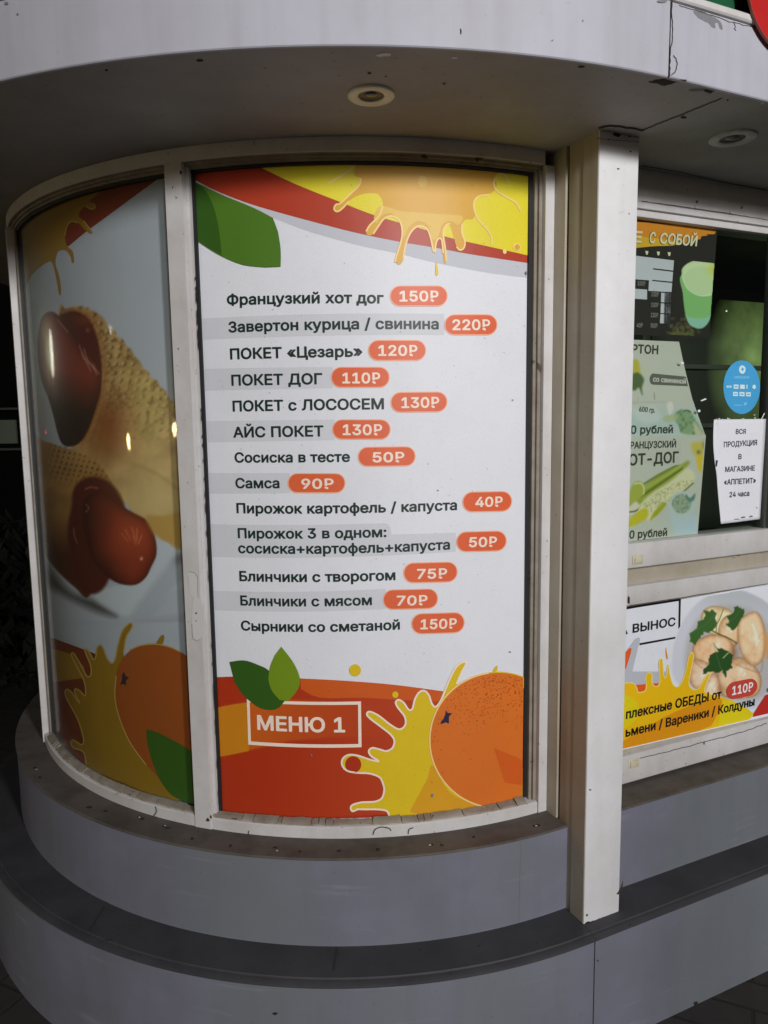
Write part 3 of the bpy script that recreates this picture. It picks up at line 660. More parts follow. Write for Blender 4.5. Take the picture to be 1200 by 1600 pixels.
GLYPH = json.loads('''{"+":[453,[[188,14,176,35,176,143,170,149,52,152,40,170,41,233,47,242,62,248,170,248,176,260,176,359,180,377,197,386,260,385,277,368,277,251,395,248,404,243,413,224,413,170,404,155,395,150,278,146,275,26,260,13]]],"-":[453,[[106,167,97,174,92,189,93,252,106,265,331,266,349,263,359,243,359,189,349,169,331,166]]],".":[188,[[78,-24,54,-12,38,6,28,33,30,60,42,82,60,98,87,108,114,106,135,96,152,78,162,51,161,24,150,1,132,-16,105,-26]]],"/":[249,[[6,-97,-6,-84,-6,-66,156,537,161,546,177,555,232,555,253,546,256,528,91,-84,78,-97]]],"0":[453,[[184,-24,139,-8,112,11,84,39,57,84,41,129,29,192,29,318,39,372,58,425,80,462,103,489,139,516,175,531,220,537,265,534,301,523,337,501,367,471,395,426,414,372,424,318,427,255,423,183,412,129,396,84,369,39,343,12,318,-6,274,-23,229,-29],[211,73,175,93,157,119,145,147,133,210,133,300,146,363,168,408,202,433,245,435,265,427,283,411,308,363,320,300,320,210,308,147,286,102,256,77]]],"1":[453,[[68,-20,59,-14,54,1,54,55,65,73,185,77,190,82,190,397,185,403,95,338,77,338,65,352,65,433,77,448,185,526,212,531,275,531,292,523,297,514,298,82,302,77,403,73,413,55,411,-8,392,-22]]],"2":[453,[[56,-20,47,-14,42,1,42,46,47,61,266,298,290,334,298,370,294,397,272,424,245,435,209,436,182,427,164,411,152,388,147,352,138,343,65,340,47,351,44,361,54,424,83,475,128,513,182,533,245,537,308,520,362,480,395,424,403,361,390,307,362,257,315,199,204,82,398,77,407,69,411,55,410,-8,403,-17,389,-22]]],"3":[453,[[171,-24,108,-3,57,39,28,93,22,129,27,145,45,154,117,152,126,146,137,111,153,92,180,78,225,72,270,83,294,102,306,129,305,165,288,197,261,216,225,224,153,226,144,230,135,246,137,309,239,426,234,430,72,430,56,435,48,453,48,507,54,524,63,530,369,531,387,525,393,516,393,453,273,309,315,297,342,282,369,260,393,228,406,201,414,165,413,120,404,84,369,29,315,-9,243,-28]]],"4":[453,[[275,-21,266,-15,260,1,257,83,41,83,23,91,18,109,22,172,230,523,248,531,311,531,327,523,332,514,329,496,275,404,149,189,158,185,257,186,261,325,275,338,347,339,357,334,365,316,365,190,374,185,424,181,433,172,435,154,434,100,430,91,419,84,366,82,365,1,357,-17,347,-22]]],"5":[453,[[178,-25,115,0,71,39,43,93,38,129,43,144,61,152,133,150,143,138,151,110,169,89,196,75,232,72,259,80,286,102,301,129,306,165,302,192,289,219,272,237,250,249,196,253,124,224,61,232,46,246,75,516,88,529,151,531,367,531,385,520,388,453,380,435,367,430,178,430,171,426,162,354,169,345,214,355,268,352,304,341,340,319,369,291,392,255,408,210,413,174,409,120,398,84,377,48,349,17,304,-12,268,-24,223,-29]]],"6":[453,[[182,-24,146,-12,110,11,83,38,64,66,50,102,43,138,43,183,53,228,102,327,238,525,254,531,326,530,343,516,341,498,236,345,235,336,281,331,318,318,353,295,380,264,399,228,409,183,410,138,401,93,384,57,364,30,317,-7,254,-27],[200,75,173,92,154,120,147,156,152,192,169,219,191,236,218,243,254,239,281,222,299,195,305,165,302,129,289,102,263,79,236,71]]],"7":[453,[[90,-21,77,-8,77,10,286,424,279,430,52,433,40,451,40,505,45,523,63,531,153,531,396,530,412,514,413,451,186,-8,171,-21]]],"8":[453,[[179,-25,134,-12,92,12,57,48,38,84,30,138,37,183,59,228,95,264,95,273,72,300,58,327,49,363,49,399,58,435,72,462,95,489,125,511,188,534,269,533,314,519,346,498,373,471,394,435,403,399,400,345,386,309,357,273,357,264,386,237,413,192,422,147,421,111,413,81,396,48,371,21,341,-1,269,-26,224,-29],[197,74,170,84,148,102,138,129,142,165,161,191,188,207,215,213,253,210,287,194,305,174,314,147,309,111,295,93,269,78,233,71],[197,316,177,327,162,345,155,372,159,399,170,417,197,434,251,435,278,421,293,399,297,372,290,345,275,327,251,315,224,312]]],"9":[453,[[119,-18,110,-8,111,10,219,172,146,186,110,206,83,231,62,262,48,298,42,343,45,388,65,445,101,491,155,524,218,537,263,534,299,524,335,504,364,478,389,442,403,406,410,361,408,316,393,262,366,208,218,-14,200,-22],[200,270,170,289,153,316,147,352,154,388,171,415,191,430,218,438,254,434,281,417,299,388,305,352,300,316,283,289,263,274,236,266]]],":":[188,[[78,-24,54,-12,38,6,28,33,30,60,42,82,60,98,87,108,114,106,135,96,152,78,162,51,161,24,150,1,132,-16,105,-26],[69,254,50,267,33,291,28,312,31,339,42,357,61,375,87,383,114,381,141,367,155,348,163,321,159,294,141,267,123,254,96,249]]],"«":[403,[[160,29,16,194,11,212,160,389,241,391,255,383,260,365,136,212,138,203,142,199,149,203,149,212,166,239,214,293,295,387,376,391,394,383,398,374,395,356,275,212,277,203,394,63,397,41,390,32,376,27,304,27,293,32,259,72,252,68,260,50,259,41,250,30],[250,70,244,77,250,83,254,77],[241,81,236,86,241,93,246,86],[232,91,232,103,238,95],[223,102,208,122,214,125,230,104],[205,124,200,131,205,136,209,131],[196,134,191,140,196,146,201,140],[187,145,187,156,192,149],[178,156,163,176,169,178,183,158],[160,179,155,185,160,189],[151,188,146,194,151,202,155,194]]],"»":[403,[[18,29,6,41,6,59,126,203,128,212,8,356,5,374,18,389,99,391,112,383,135,357,148,383,162,391,243,389,381,230,392,212,386,194,243,29,162,27,151,32,143,50,151,68,264,203,266,212,261,219,220,158,108,31],[252,216,252,229,257,221],[243,229,238,239,243,240,248,230],[234,241,229,248,234,251],[225,251,220,257,225,262,229,257],[216,261,212,266,216,272,221,266],[207,272,207,283,212,275],[198,282,183,302,189,305,205,284],[180,304,174,311,180,316,184,311],[171,314,166,320,171,327,176,320],[162,325,158,329,162,337,168,329],[153,335,136,356,144,362,161,338]]],"А":[480,[[8,-20,-4,-8,-3,10,180,514,188,526,197,530,278,531,293,523,377,297,483,10,483,-8,477,-17,458,-22,395,-22,382,-17,332,110,323,120,152,120,99,-17,80,-22],[188,224,233,363,242,368,253,334,291,226,278,221]]],"Б":[449,[[52,-20,43,-14,38,1,39,514,43,523,61,531,358,531,376,527,386,505,386,451,376,434,214,430,151,429,147,424,147,325,151,318,259,317,304,310,340,298,376,276,411,235,429,190,432,136,424,91,406,55,384,28,358,8,313,-12,241,-22],[151,78,147,91,147,208,151,217,259,216,286,210,305,199,319,181,325,154,319,118,304,97,286,86,259,79]]],"В":[456,[[52,-20,43,-14,38,1,38,505,43,523,61,531,286,527,322,518,358,498,381,478,401,451,417,406,417,343,403,305,373,271,414,226,437,172,440,136,436,100,412,45,367,5,331,-11,295,-19],[151,79,147,91,150,208,259,208,286,203,308,190,324,172,333,145,330,118,313,95,268,80],[151,308,147,316,147,424,151,429,259,428,295,415,309,397,314,370,307,343,292,325,250,308]]],"Г":[401,[[52,-20,43,-14,38,1,38,505,43,523,61,531,376,530,386,523,392,505,392,451,385,437,376,431,160,430,147,424,145,-8,138,-17,124,-22]]],"Д":[569,[[24,-130,15,-123,10,-108,11,63,24,77,60,79,69,84,87,114,101,153,119,252,145,522,168,531,492,527,502,513,502,378,502,90,510,79,546,77,558,63,559,-108,551,-126,537,-131,474,-131,461,-126,453,-108,453,-27,447,-22,123,-22,116,-27,116,-108,107,-126,96,-131],[195,79,190,81,192,90,210,153,223,225,241,423,249,430,393,427,394,81]]],"Е":[419,[[52,-20,43,-14,38,1,38,505,43,523,61,531,376,530,394,514,392,442,376,430,151,429,147,424,147,316,151,308,358,308,374,298,377,226,367,210,151,206,147,199,147,91,151,79,385,77,397,55,396,-8,376,-22]]],"З":[431,[[169,-25,106,-3,61,31,32,75,22,111,21,138,26,147,43,154,115,152,124,146,134,111,148,93,169,80,196,73,250,76,286,96,304,129,302,156,295,174,277,193,250,205,160,211,151,217,144,228,144,282,147,300,160,310,223,312,259,324,279,345,286,381,279,408,261,426,238,435,205,437,178,430,151,412,141,399,133,366,115,356,43,359,34,368,31,381,39,426,61,466,97,501,142,525,196,537,241,536,277,530,331,503,355,480,374,453,386,426,393,390,385,326,367,293,342,264,384,228,406,183,411,120,394,66,359,21,304,-13,241,-28]]],"И":[523,[[52,-20,43,-14,38,1,38,505,43,523,61,531,124,531,141,523,146,514,147,190,151,177,371,523,394,531,466,531,480,523,485,505,485,1,477,-17,466,-22,394,-22,378,-8,376,337,151,-17,133,-22]]],"Й":[523,[[52,-20,43,-14,38,1,38,505,43,523,61,531,124,531,141,523,146,514,147,190,151,177,371,523,394,531,466,531,480,523,485,505,485,1,477,-17,466,-22,394,-22,378,-8,376,337,151,-17,133,-22],[250,541,205,554,169,583,147,622,143,667,160,680,214,680,229,667,232,649,241,635,268,628,289,640,296,667,313,680,374,676,383,658,380,631,364,595,331,561,295,545]]],"К":[467,[[52,-20,43,-14,38,1,38,505,43,523,61,531,124,531,142,522,147,505,147,316,151,310,187,312,340,516,358,530,439,531,457,523,462,514,458,496,389,406,279,262,466,13,471,1,466,-13,448,-22,358,-18,188,208,151,209,147,199,145,-8,138,-17,124,-22]]],"Л":[520,[[24,-20,15,-14,10,1,11,64,24,77,69,83,82,100,90,127,124,514,141,530,456,531,476,523,482,505,482,91,482,1,474,-17,456,-22,393,-22,375,-8,373,424,366,430,231,430,224,424,200,136,179,55,157,19,123,-7,78,-20]]],"М":[628,[[52,-20,43,-14,38,1,38,505,43,523,52,529,151,531,169,522,313,151,455,514,466,528,565,531,584,523,590,505,590,325,590,1,581,-17,565,-22,502,-22,484,-8,482,262,475,280,362,-8,355,-17,340,-22,286,-22,268,-12,151,280,144,262,142,-8,124,-22]]],"Н":[517,[[52,-20,43,-14,38,1,38,505,43,523,61,531,124,531,142,522,147,505,147,316,160,311,367,312,370,505,376,523,394,531,457,531,475,520,479,505,479,1,475,-12,457,-22,394,-22,379,-17,372,-8,367,210,151,210,147,199,145,-8,138,-17,124,-22]]],"О":[533,[[221,-25,167,-9,131,11,95,41,62,84,40,129,23,192,18,255,23,318,37,372,59,419,83,453,120,489,165,516,212,532,266,538,308,534,347,525,401,498,437,468,470,426,496,372,510,318,515,255,510,192,497,138,482,102,453,57,416,21,374,-5,320,-24,266,-29],[266,75,230,80,203,91,160,129,134,183,126,255,135,327,161,381,203,418,230,429,266,434,302,429,329,419,373,381,399,327,408,255,397,174,367,120,320,86]]],"П":[517,[[52,-20,43,-14,38,1,38,505,43,523,52,529,457,531,473,523,479,505,479,91,479,1,470,-17,457,-22,394,-22,379,-17,372,-8,367,428,151,429,147,424,145,-8,138,-17,124,-22]]],"Р":[445,[[52,-20,43,-14,38,1,38,505,43,523,61,531,268,529,322,516,376,483,412,434,430,370,427,307,403,244,360,199,304,172,259,165,150,163,145,-8,138,-17,124,-22],[151,265,147,271,147,424,151,429,259,428,286,419,303,406,318,379,322,352,318,316,304,289,286,275,259,266]]],"С":[510,[[221,-25,167,-9,118,21,81,57,47,111,25,183,18,255,23,318,40,381,77,446,133,498,194,527,275,537,329,530,388,507,428,477,464,433,481,399,494,354,491,336,482,328,401,327,390,336,377,372,357,399,329,420,293,432,248,432,212,423,185,406,161,381,140,343,126,273,132,192,160,129,203,91,230,80,266,75,320,85,347,101,365,119,391,174,401,181,473,182,490,174,494,165,485,120,464,75,437,40,404,12,365,-9,320,-23,266,-29]]],"Т":[449,[[186,-21,177,-15,171,1,171,424,159,430,24,431,10,451,10,514,15,523,33,531,267,531,429,527,438,514,439,451,429,433,420,430,285,430,279,424,277,-8,258,-22]]],"У":[437,[[80,-21,71,-16,65,1,65,55,71,73,80,78,152,85,165,100,170,118,-2,496,-5,514,-1,523,17,531,89,531,104,523,224,245,234,271,334,523,350,531,422,531,436,523,441,514,438,496,255,55,224,12,188,-11,143,-21]]],"Ф":[578,[[248,-49,236,-37,230,16,185,25,131,47,95,71,59,111,37,152,24,197,20,287,29,332,47,377,95,437,158,475,233,494,235,539,248,558,329,558,343,539,345,494,392,484,446,462,482,437,518,397,540,359,553,314,558,224,550,179,532,134,515,107,482,71,419,34,347,16,341,-37,329,-49],[221,123,185,136,162,152,141,179,131,206,125,251,129,296,143,332,167,361,221,386,230,388,235,377,234,125],[347,121,343,134,345,386,374,381,413,359,435,332,449,296,453,251,447,206,431,170,410,147,383,131]]],"Ц":[502,[[421,-129,408,-108,408,-27,403,-22,61,-22,40,-9,38,513,43,523,61,531,124,531,142,522,147,504,147,90,151,79,353,81,356,513,360,522,376,531,439,531,457,524,464,504,464,81,502,76,513,63,513,-108,505,-126,493,-131]]],"Ы":[612,[[52,-20,43,-14,38,1,38,505,43,523,61,531,124,531,141,523,147,505,147,334,151,330,232,330,286,327,331,316,376,291,406,262,430,217,439,172,436,118,421,73,405,46,378,19,349,0,313,-13,250,-22],[475,-18,465,1,466,514,484,530,556,530,568,523,574,505,574,1,566,-17,556,-22],[151,78,147,91,147,217,151,229,268,227,311,208,328,181,331,154,323,118,304,95,259,79]]],"Ю":[708,[[394,-24,331,-3,268,44,227,102,206,156,196,203,187,207,151,207,147,201,147,3,142,-13,124,-22,61,-22,43,-14,38,3,39,516,46,525,61,531,124,531,142,522,147,507,147,336,151,306,196,308,215,381,258,453,313,502,385,531,466,536,529,522,592,487,639,435,671,372,689,282,685,192,672,138,657,102,611,39,547,-6,475,-27],[439,75,385,87,358,104,335,129,309,183,300,255,310,327,336,381,358,405,385,422,439,434,475,430,502,420,547,382,574,325,583,255,571,174,542,120,520,100,493,85]]],"Я":[449,[[14,-20,1,-8,2,10,104,199,76,217,50,245,31,280,21,316,18,370,24,406,38,442,59,471,104,507,167,527,392,531,410,514,411,433,411,1,403,-17,383,-22,320,-21,310,-17,302,1,302,172,221,176,212,168,113,-15,95,-22],[185,280,149,295,132,316,126,352,132,388,143,406,167,422,203,430,248,430,293,430,302,424,302,280]]],"а":[389,[[121,-27,85,-15,58,1,22,45,12,73,8,109,20,163,40,192,76,217,130,234,247,251,252,271,236,298,193,309,148,297,130,282,112,256,103,252,40,268,22,280,19,289,39,334,67,365,112,391,166,405,220,405,265,395,309,370,337,338,354,298,359,244,355,-11,337,-22,274,-22,247,-7,193,-28],[139,72,116,91,114,109,123,127,157,142,237,154,251,154,253,127,247,109,229,87,193,70]]],"б":[411,[[170,-27,125,-13,80,17,47,56,26,99,14,155,13,236,20,308,36,371,62,417,99,452,161,479,269,497,273,515,287,530,359,528,370,515,368,482,353,443,323,416,278,400,193,389,260,382,296,370,332,345,364,308,386,263,399,200,396,137,383,92,350,37,296,-8,233,-28],[179,72,147,92,125,128,118,173,123,218,141,254,161,273,197,287,233,285,260,272,285,236,294,191,290,137,274,101,251,79,215,68],[143,362,152,375,161,371],[170,376,163,380,179,383,186,380]]],"в":[392,[[45,-20,36,-14,31,1,31,379,36,393,54,401,252,397,306,379,346,343,364,298,364,262,357,235,330,199,351,181,369,155,380,109,374,64,354,28,315,-4,270,-19],[135,79,135,147,234,147,261,139,270,127,273,109,270,93,261,84,234,78],[135,242,135,300,216,301,243,296,253,289,260,271,258,262,243,248,216,243]]],"г":[304,[[45,-20,36,-14,31,1,32,388,40,397,54,401,297,400,306,394,312,379,312,325,304,307,288,301,137,298,134,-8,117,-22]]],"д":[427,[[5,-130,-4,-123,-9,-109,-8,62,5,77,35,80,59,125,72,197,88,377,95,395,113,401,365,399,374,392,378,377,378,251,380,80,419,78,435,62,436,-109,428,-127,419,-131,356,-132,338,-125,331,-109,329,-24,104,-22,96,-28,96,-109,88,-127,77,-131],[158,78,154,80,171,161,186,296,194,301,266,301,273,296,273,287,271,80]]],"е":[404,[[170,-26,125,-13,77,20,47,56,23,110,13,164,16,236,35,299,62,341,107,380,161,402,215,406,269,396,314,373,353,335,378,290,391,236,392,164,377,148,123,146,129,119,143,97,161,81,188,71,224,69,251,76,273,92,288,119,305,127,376,110,386,95,382,74,363,38,314,-5,278,-20,242,-28],[125,243,126,254,143,281,179,305,224,306,257,290,276,263,278,243]]],"ж":[563,[[13,-20,0,-8,1,10,144,190,4,369,3,388,10,397,31,401,94,401,108,397,229,245,230,379,239,397,310,401,325,397,333,388,337,248,454,396,472,401,553,398,561,388,561,370,420,190,562,10,563,-8,556,-17,535,-22,472,-22,455,-17,337,131,333,-8,319,-21,247,-21,238,-17,230,1,229,131,108,-17,94,-22]]],"з":[343,[[131,-23,77,-5,39,24,14,65,12,105,32,117,95,117,113,105,122,85,140,75,176,70,212,82,226,105,221,126,194,145,131,150,122,155,116,168,116,213,121,231,131,238,176,240,203,251,215,267,215,285,194,308,158,311,131,299,115,267,104,260,59,259,32,260,18,276,20,303,29,330,48,357,69,375,95,390,131,401,194,405,248,390,291,357,316,312,320,276,316,249,303,222,287,204,288,195,320,160,332,132,333,87,322,51,293,15,248,-12,194,-25]]],"и":[411,[[45,-20,36,-14,31,1,31,379,36,393,54,401,117,401,134,388,136,199,144,183,287,397,306,401,371,397,380,379,378,-9,360,-22,297,-22,283,-17,276,-8,274,190,270,200,126,-16,108,-22]]],"й":[411,[[45,-20,36,-14,31,1,31,379,36,393,54,401,117,401,134,388,136,199,144,183,287,397,306,401,371,397,380,379,378,-9,360,-22,297,-22,283,-17,276,-8,274,190,270,200,126,-16,108,-22],[180,413,135,433,107,460,87,505,88,541,108,551,153,551,170,541,177,514,189,502,207,498,226,505,234,514,241,541,252,550,310,550,323,541,326,532,315,478,288,442,261,424,225,412]]],"к":[376,[[45,-20,36,-14,31,1,31,379,36,393,54,401,117,401,134,388,136,253,144,239,279,399,369,401,386,388,386,370,342,316,244,199,246,190,387,11,388,-8,381,-17,369,-22,279,-19,162,130,144,137,136,127,134,-8,117,-22]]],"л":[400,[[-2,-20,-11,-14,-16,1,-14,64,-2,77,34,81,49,100,60,172,69,379,78,397,88,401,349,401,361,397,370,379,370,91,370,1,361,-17,349,-22,286,-22,268,-12,264,1,263,298,178,301,170,298,169,291,158,118,149,73,133,36,106,3,79,-13,43,-21]]],"м":[535,[[45,-20,36,-14,31,1,31,379,40,397,54,401,144,401,162,393,270,143,369,386,378,398,477,401,495,397,504,379,504,280,504,1,495,-18,423,-22,407,-17,401,-8,396,185,314,-8,306,-19,243,-22,225,-15,144,172,135,154,134,-8,117,-22]]],"н":[409,[[45,-20,36,-14,31,1,31,379,36,393,54,401,117,401,134,388,136,253,144,245,261,245,270,246,273,253,273,379,279,394,297,401,369,397,378,379,378,1,370,-17,360,-22,297,-22,281,-17,274,-8,270,144,144,145,136,136,134,-8,117,-22]]],"о":[415,[[170,-27,133,-16,99,2,71,26,44,61,29,92,16,137,12,191,16,236,28,281,44,315,89,367,125,389,161,401,206,406,242,403,278,394,314,376,342,353,370,317,388,281,399,236,403,191,399,137,386,92,368,56,323,7,287,-14,251,-26,206,-30],[179,73,150,92,128,128,118,182,124,236,143,276,170,300,206,308,242,301,276,272,291,236,297,191,290,137,273,101,251,80,215,69]]],"п":[408,[[45,-20,36,-14,31,1,31,379,36,393,45,400,351,401,369,397,377,379,377,91,377,1,369,-17,360,-22,297,-22,279,-15,272,1,272,298,144,301,138,298,136,289,135,-8,117,-22]]],"р":[424,[[45,-163,36,-156,31,-142,33,389,54,401,117,401,131,389,135,378,189,402,252,405,306,390,351,358,391,299,403,263,411,218,408,137,397,92,380,56,360,28,332,2,306,-13,270,-26,198,-27,171,-20,144,-4,138,-7,134,-151,117,-165],[198,72,164,92,144,128,135,182,140,236,154,272,180,298,216,308,252,302,279,281,298,245,306,200,302,146,288,109,261,79,234,70]]],"с":[396,[[170,-27,125,-13,87,11,54,47,29,92,16,137,12,191,20,254,35,299,73,353,125,389,188,406,251,402,296,386,332,363,359,333,381,290,383,272,377,261,305,240,287,247,260,290,224,306,197,307,170,300,152,287,135,263,121,218,120,164,134,114,161,82,197,69,242,75,269,95,287,131,305,139,368,124,378,119,385,101,372,65,355,38,305,-5,242,-27]]],"т":[325,[[124,-20,115,-14,110,1,110,298,106,302,7,303,-6,307,-16,325,-16,379,-11,393,7,401,205,401,313,401,331,397,341,379,340,325,332,307,322,303,223,303,216,298,214,-8,196,-22]]],"у":[389,[[54,-163,36,-158,26,-144,44,-72,54,-65,90,-68,109,-63,123,-45,138,0,-2,369,-3,387,3,396,18,401,81,401,99,395,189,153,198,149,203,162,288,393,306,401,378,400,387,394,393,378,218,-81,189,-126,153,-153,108,-166]]],"ф":[477,[[197,-162,186,-142,186,-34,107,-3,71,26,47,56,29,92,16,137,14,218,22,263,35,298,71,350,125,389,184,407,186,506,193,524,206,531,278,529,290,515,293,407,350,390,386,368,419,335,442,299,461,236,463,155,448,92,430,56,409,29,359,-9,291,-34,291,-142,287,-155,269,-165],[170,74,152,87,135,110,117,173,123,236,134,265,152,291,179,308,186,299,186,83,179,70],[296,69,291,74,291,299,299,308,332,283,356,227,358,155,337,101,314,78]]],"х":[379,[[13,-20,0,-8,1,10,125,190,125,199,9,370,7,379,13,394,31,401,112,398,193,282,261,388,274,400,355,401,372,388,372,370,252,190,377,10,380,1,373,-16,355,-22,274,-18,193,104,184,101,103,-19]]],"ц":[415,[[333,-128,323,-117,321,-27,315,-22,54,-22,33,-9,32,387,38,396,54,401,117,401,128,396,136,378,136,90,137,81,144,78,272,81,274,387,280,396,297,401,360,401,370,396,377,378,377,81,414,77,426,63,427,-108,423,-122,414,-129]]],"ч":[401,[[279,-20,270,-12,265,1,263,100,171,98,126,109,79,136,50,172,36,208,31,262,31,379,36,393,45,400,117,401,134,388,136,253,144,222,157,208,180,199,261,203,265,208,267,388,288,401,351,401,368,388,369,-8,351,-22]]],"ы":[511,[[45,-20,36,-14,31,1,31,379,36,393,54,401,126,398,136,379,136,271,144,266,252,263,297,250,341,217,369,169,375,190,375,361,377,388,396,401,459,401,478,388,480,1,471,-17,450,-22,396,-22,383,-17,375,1,374,64,369,78,354,46,333,20,306,0,270,-15,216,-22],[144,78,137,82,136,91,138,163,225,164,253,154,267,136,270,118,264,100,252,88,225,79]]],"ь":[388,[[45,-20,36,-14,31,1,32,388,40,397,54,401,126,398,136,379,136,271,144,266,225,266,270,259,297,250,332,226,355,199,370,163,375,127,370,82,354,46,315,6,261,-17,216,-22],[144,78,137,82,136,91,138,163,225,164,253,154,267,136,270,118,264,100,252,88,225,79]]],"я":[385,[[7,-20,-5,-8,-4,10,73,136,72,145,49,163,27,190,12,235,11,280,17,307,30,334,52,361,97,388,142,399,331,401,345,397,352,388,354,334,354,1,349,-14,331,-22,268,-22,258,-17,249,1,248,118,187,120,99,-17,88,-22],[169,216,142,221,124,232,117,244,116,271,124,287,141,298,196,304,241,304,249,298,247,217]]],"₽":[455,[[70,539,270,539,326,529,376,498,413,452,432,395,432,335,413,278,376,232,326,201,270,191,175,191,175,140,70,140],[175,450,260,450,285,445,306,430,322,408,331,380,331,350,322,322,306,300,285,285,260,280,175,280],[70,95,175,95,175,70,220,70,220,-30,115,-30,115,10,70,10]]]}''')   # letter outlines in 1/1000 em: advance, loops

# ------------------------------------------------------------------ the menu poster in the bay window
K = 1.25
I_white = printed('poster_white', srgb((204, 206, 212), K), .5, .3, .03, .16)
I_band = printed('poster_grey_band', srgb((189, 191, 197), K), .5, .3)
I_swoosh = printed('poster_grey_swoosh', srgb((176, 178, 186), K), .5, .3)
I_red = printed('poster_red', srgb((160, 54, 32), K), .45)
I_yel = printed('poster_yellow', srgb((205, 192, 40), K), .45)
I_amber = printed('poster_amber', srgb((196, 150, 46), K), .45)
I_amber2 = printed('poster_pale_amber', srgb((203, 168, 70), K), .45)
I_cream = printed('poster_cream', srgb((222, 190, 120), K), .45)
I_pale = printed('poster_pale', srgb((226, 205, 190), K), .45)
I_green1 = printed('poster_green', srgb((70, 108, 30), K), .45)
I_green2 = printed('poster_dark_green', srgb((45, 82, 22), K), .45)
I_lime = printed('poster_lime', srgb((104, 130, 24), K), .45)
I_text = printed('poster_lettering', srgb((22, 42, 36), K), .45)
I_badge = printed('badge_red', srgb((202, 90, 52), K), .45)
I_badge_rim = printed('badge_rim', srgb((232, 160, 130), K), .45)
I_rust = printed('poster_rust', srgb((158, 46, 18), K), .45)
I_rust2 = printed('poster_light_rust', srgb((186, 82, 26), K), .45)
I_rust3 = printed('poster_brown_amber', srgb((186, 118, 22), K), .45)
I_juice = printed('juice_yellow', srgb((200, 172, 26), K), .45)
I_juice2 = printed('juice_amber', srgb((196, 142, 26), K), .45)
I_orange = printed('fruit_orange', srgb((196, 102, 34), K), .45)
I_orange2 = printed('fruit_dark_orange', srgb((190, 84, 26), K), .45)
I_fleck = printed('fruit_fleck', srgb((140, 62, 18), K), .45)
I_navy = printed('fruit_star', srgb((36, 34, 58), K), .45)

def wavy(pts, n=4): return smooth(pts, n)

MS = Cyl(1.156)
menu = tag(empty('menu_poster', pos(1.156, ('a', -86.5)) + (.6,)), 'tall white menu poster listing fourteen snacks with red price badges, right pane of bay window', 'poster')
bm = bmesh.new(); sweep(bm, [(1.1505, .589), (1.156, .589), (1.156, 2.1905), (1.1505, 2.1905)], arc(-106.75, -66.05, 1.0)); from_bm('sheet', bm, I_white, menu, 40)
def left_edge(y): return 301.5 + 43.3*(y-265)/1003. + 2
def right_edge(y): return 827 - 11.3*(y-275)/968. - .5
# grey stripes behind every second line
gb = []
for (yl0, yl1, xr, yr0, yr1) in ((498, 531, 694, 490.5, 523.5), (576.5, 610.5, 520, 573.5, 606.5), (658, 691, 523, 655.5, 687.5), (739, 771, 453, 739, 770.5), (923, 953, 602, 920, 951.5)):
    gb.append((0, [[(left_edge(yl0), yl0), (xr, yr0), (xr, yr1), (left_edge(yl1), yl1)]]))
gb.append((0, [[(left_edge(819), 819), (600, 817.5), (606, 819), (610, 824), (612, 835), (712, 832), (712, 862), (left_edge(870), 870)]]))
print_on('grey_stripes', MS, gb, I_band, menu, 1)
# swooshes along the top
top_y = lambda x: 258 + 7*((x-545)/240.)**2*(1 if x < 545 else 1.65)
low_red = wavy([(303, 280), (335, 297), (380, 315), (425, 329), (487, 346), (553, 363), (620, 377), (680, 387), (733, 397), (824, 411)])
low_grey = wavy([(303, 281), (335, 300), (380, 322), (428, 341), (487, 363), (567, 385), (617, 395), (687, 412), (767, 427), (824, 434)])
up_red = wavy([(402, 259), (460, 287), (527, 314), (588, 337.5), (660, 358), (700, 371), (753, 383), (824, 399)])
topl = [(x, top_y(x)-1) for x in range(826, 402, -20)]
print_on('grey_swoosh', MS, [(0, [low_grey + low_red[::-1]])], I_swoosh, menu, 1)
print_on('red_swoosh', MS, [(0, [low_red + up_red[::-1] + [(x, top_y(x)-1) for x in range(395, 303, -18)] + [(303, 266)]])], I_red, menu, 2)
print_on('yellow_swoosh', MS, [(0, [up_red + topl])], I_yel, menu, 3)
sp = smooth([(556, 259), (553, 270), (556, 276), (564, 279), (561, 290), (548, 303), (532, 318), (526, 320), (522, 326), (525, 331), (532, 329), (541, 318), (556, 307), (575, 302), (590, 303), (597, 312), (598, 322), (592, 338), (578, 352), (572, 362), (575, 368), (583, 366), (591, 354), (600, 342), (612, 338), (623, 344), (628, 358), (627, 375), (622, 392), (618, 404), (620, 412), (626, 413), (630, 405), (633, 385), (640, 366), (650, 355), (660, 354), (668, 360), (673, 374), (677, 392), (680, 393), (681, 380), (685, 373), (690, 376), (692, 396), (694, 411), (697, 408), (695, 386), (692, 364), (697, 352), (703, 353), (708, 368), (713, 386), (719, 391), (725, 388), (727, 379), (722, 363), (722, 350), (728, 343), (739, 342), (742, 330), (739, 316), (745, 308), (758, 304), (770, 300), (776, 288), (772, 278), (778, 270)], 3)
print_on('juice_drip', MS, [(0, [sp + [(x, top_y(x)-.6) for x in range(778, 556, -20)]])], I_amber, menu, 4)
print_on('juice_drip', MS, [(0, [smooth([(590, 326), (600, 322), (625, 330), (650, 332), (690, 335), (722, 338), (716, 352), (703, 346), (690, 352), (686, 366), (676, 376), (668, 352), (652, 346), (638, 356), (631, 372), (626, 350), (612, 334), (596, 338), (588, 350), (584, 340)], 3, True)]), (0, [ellipse(660, 284, 7, 9)])], I_amber2, menu, 5)
print_on('juice_drop', MS, [(0, [smooth([(681, 408), (684, 420), (685, 428), (682, 431), (680, 426)], 4, True)])], I_juice, menu, 4)
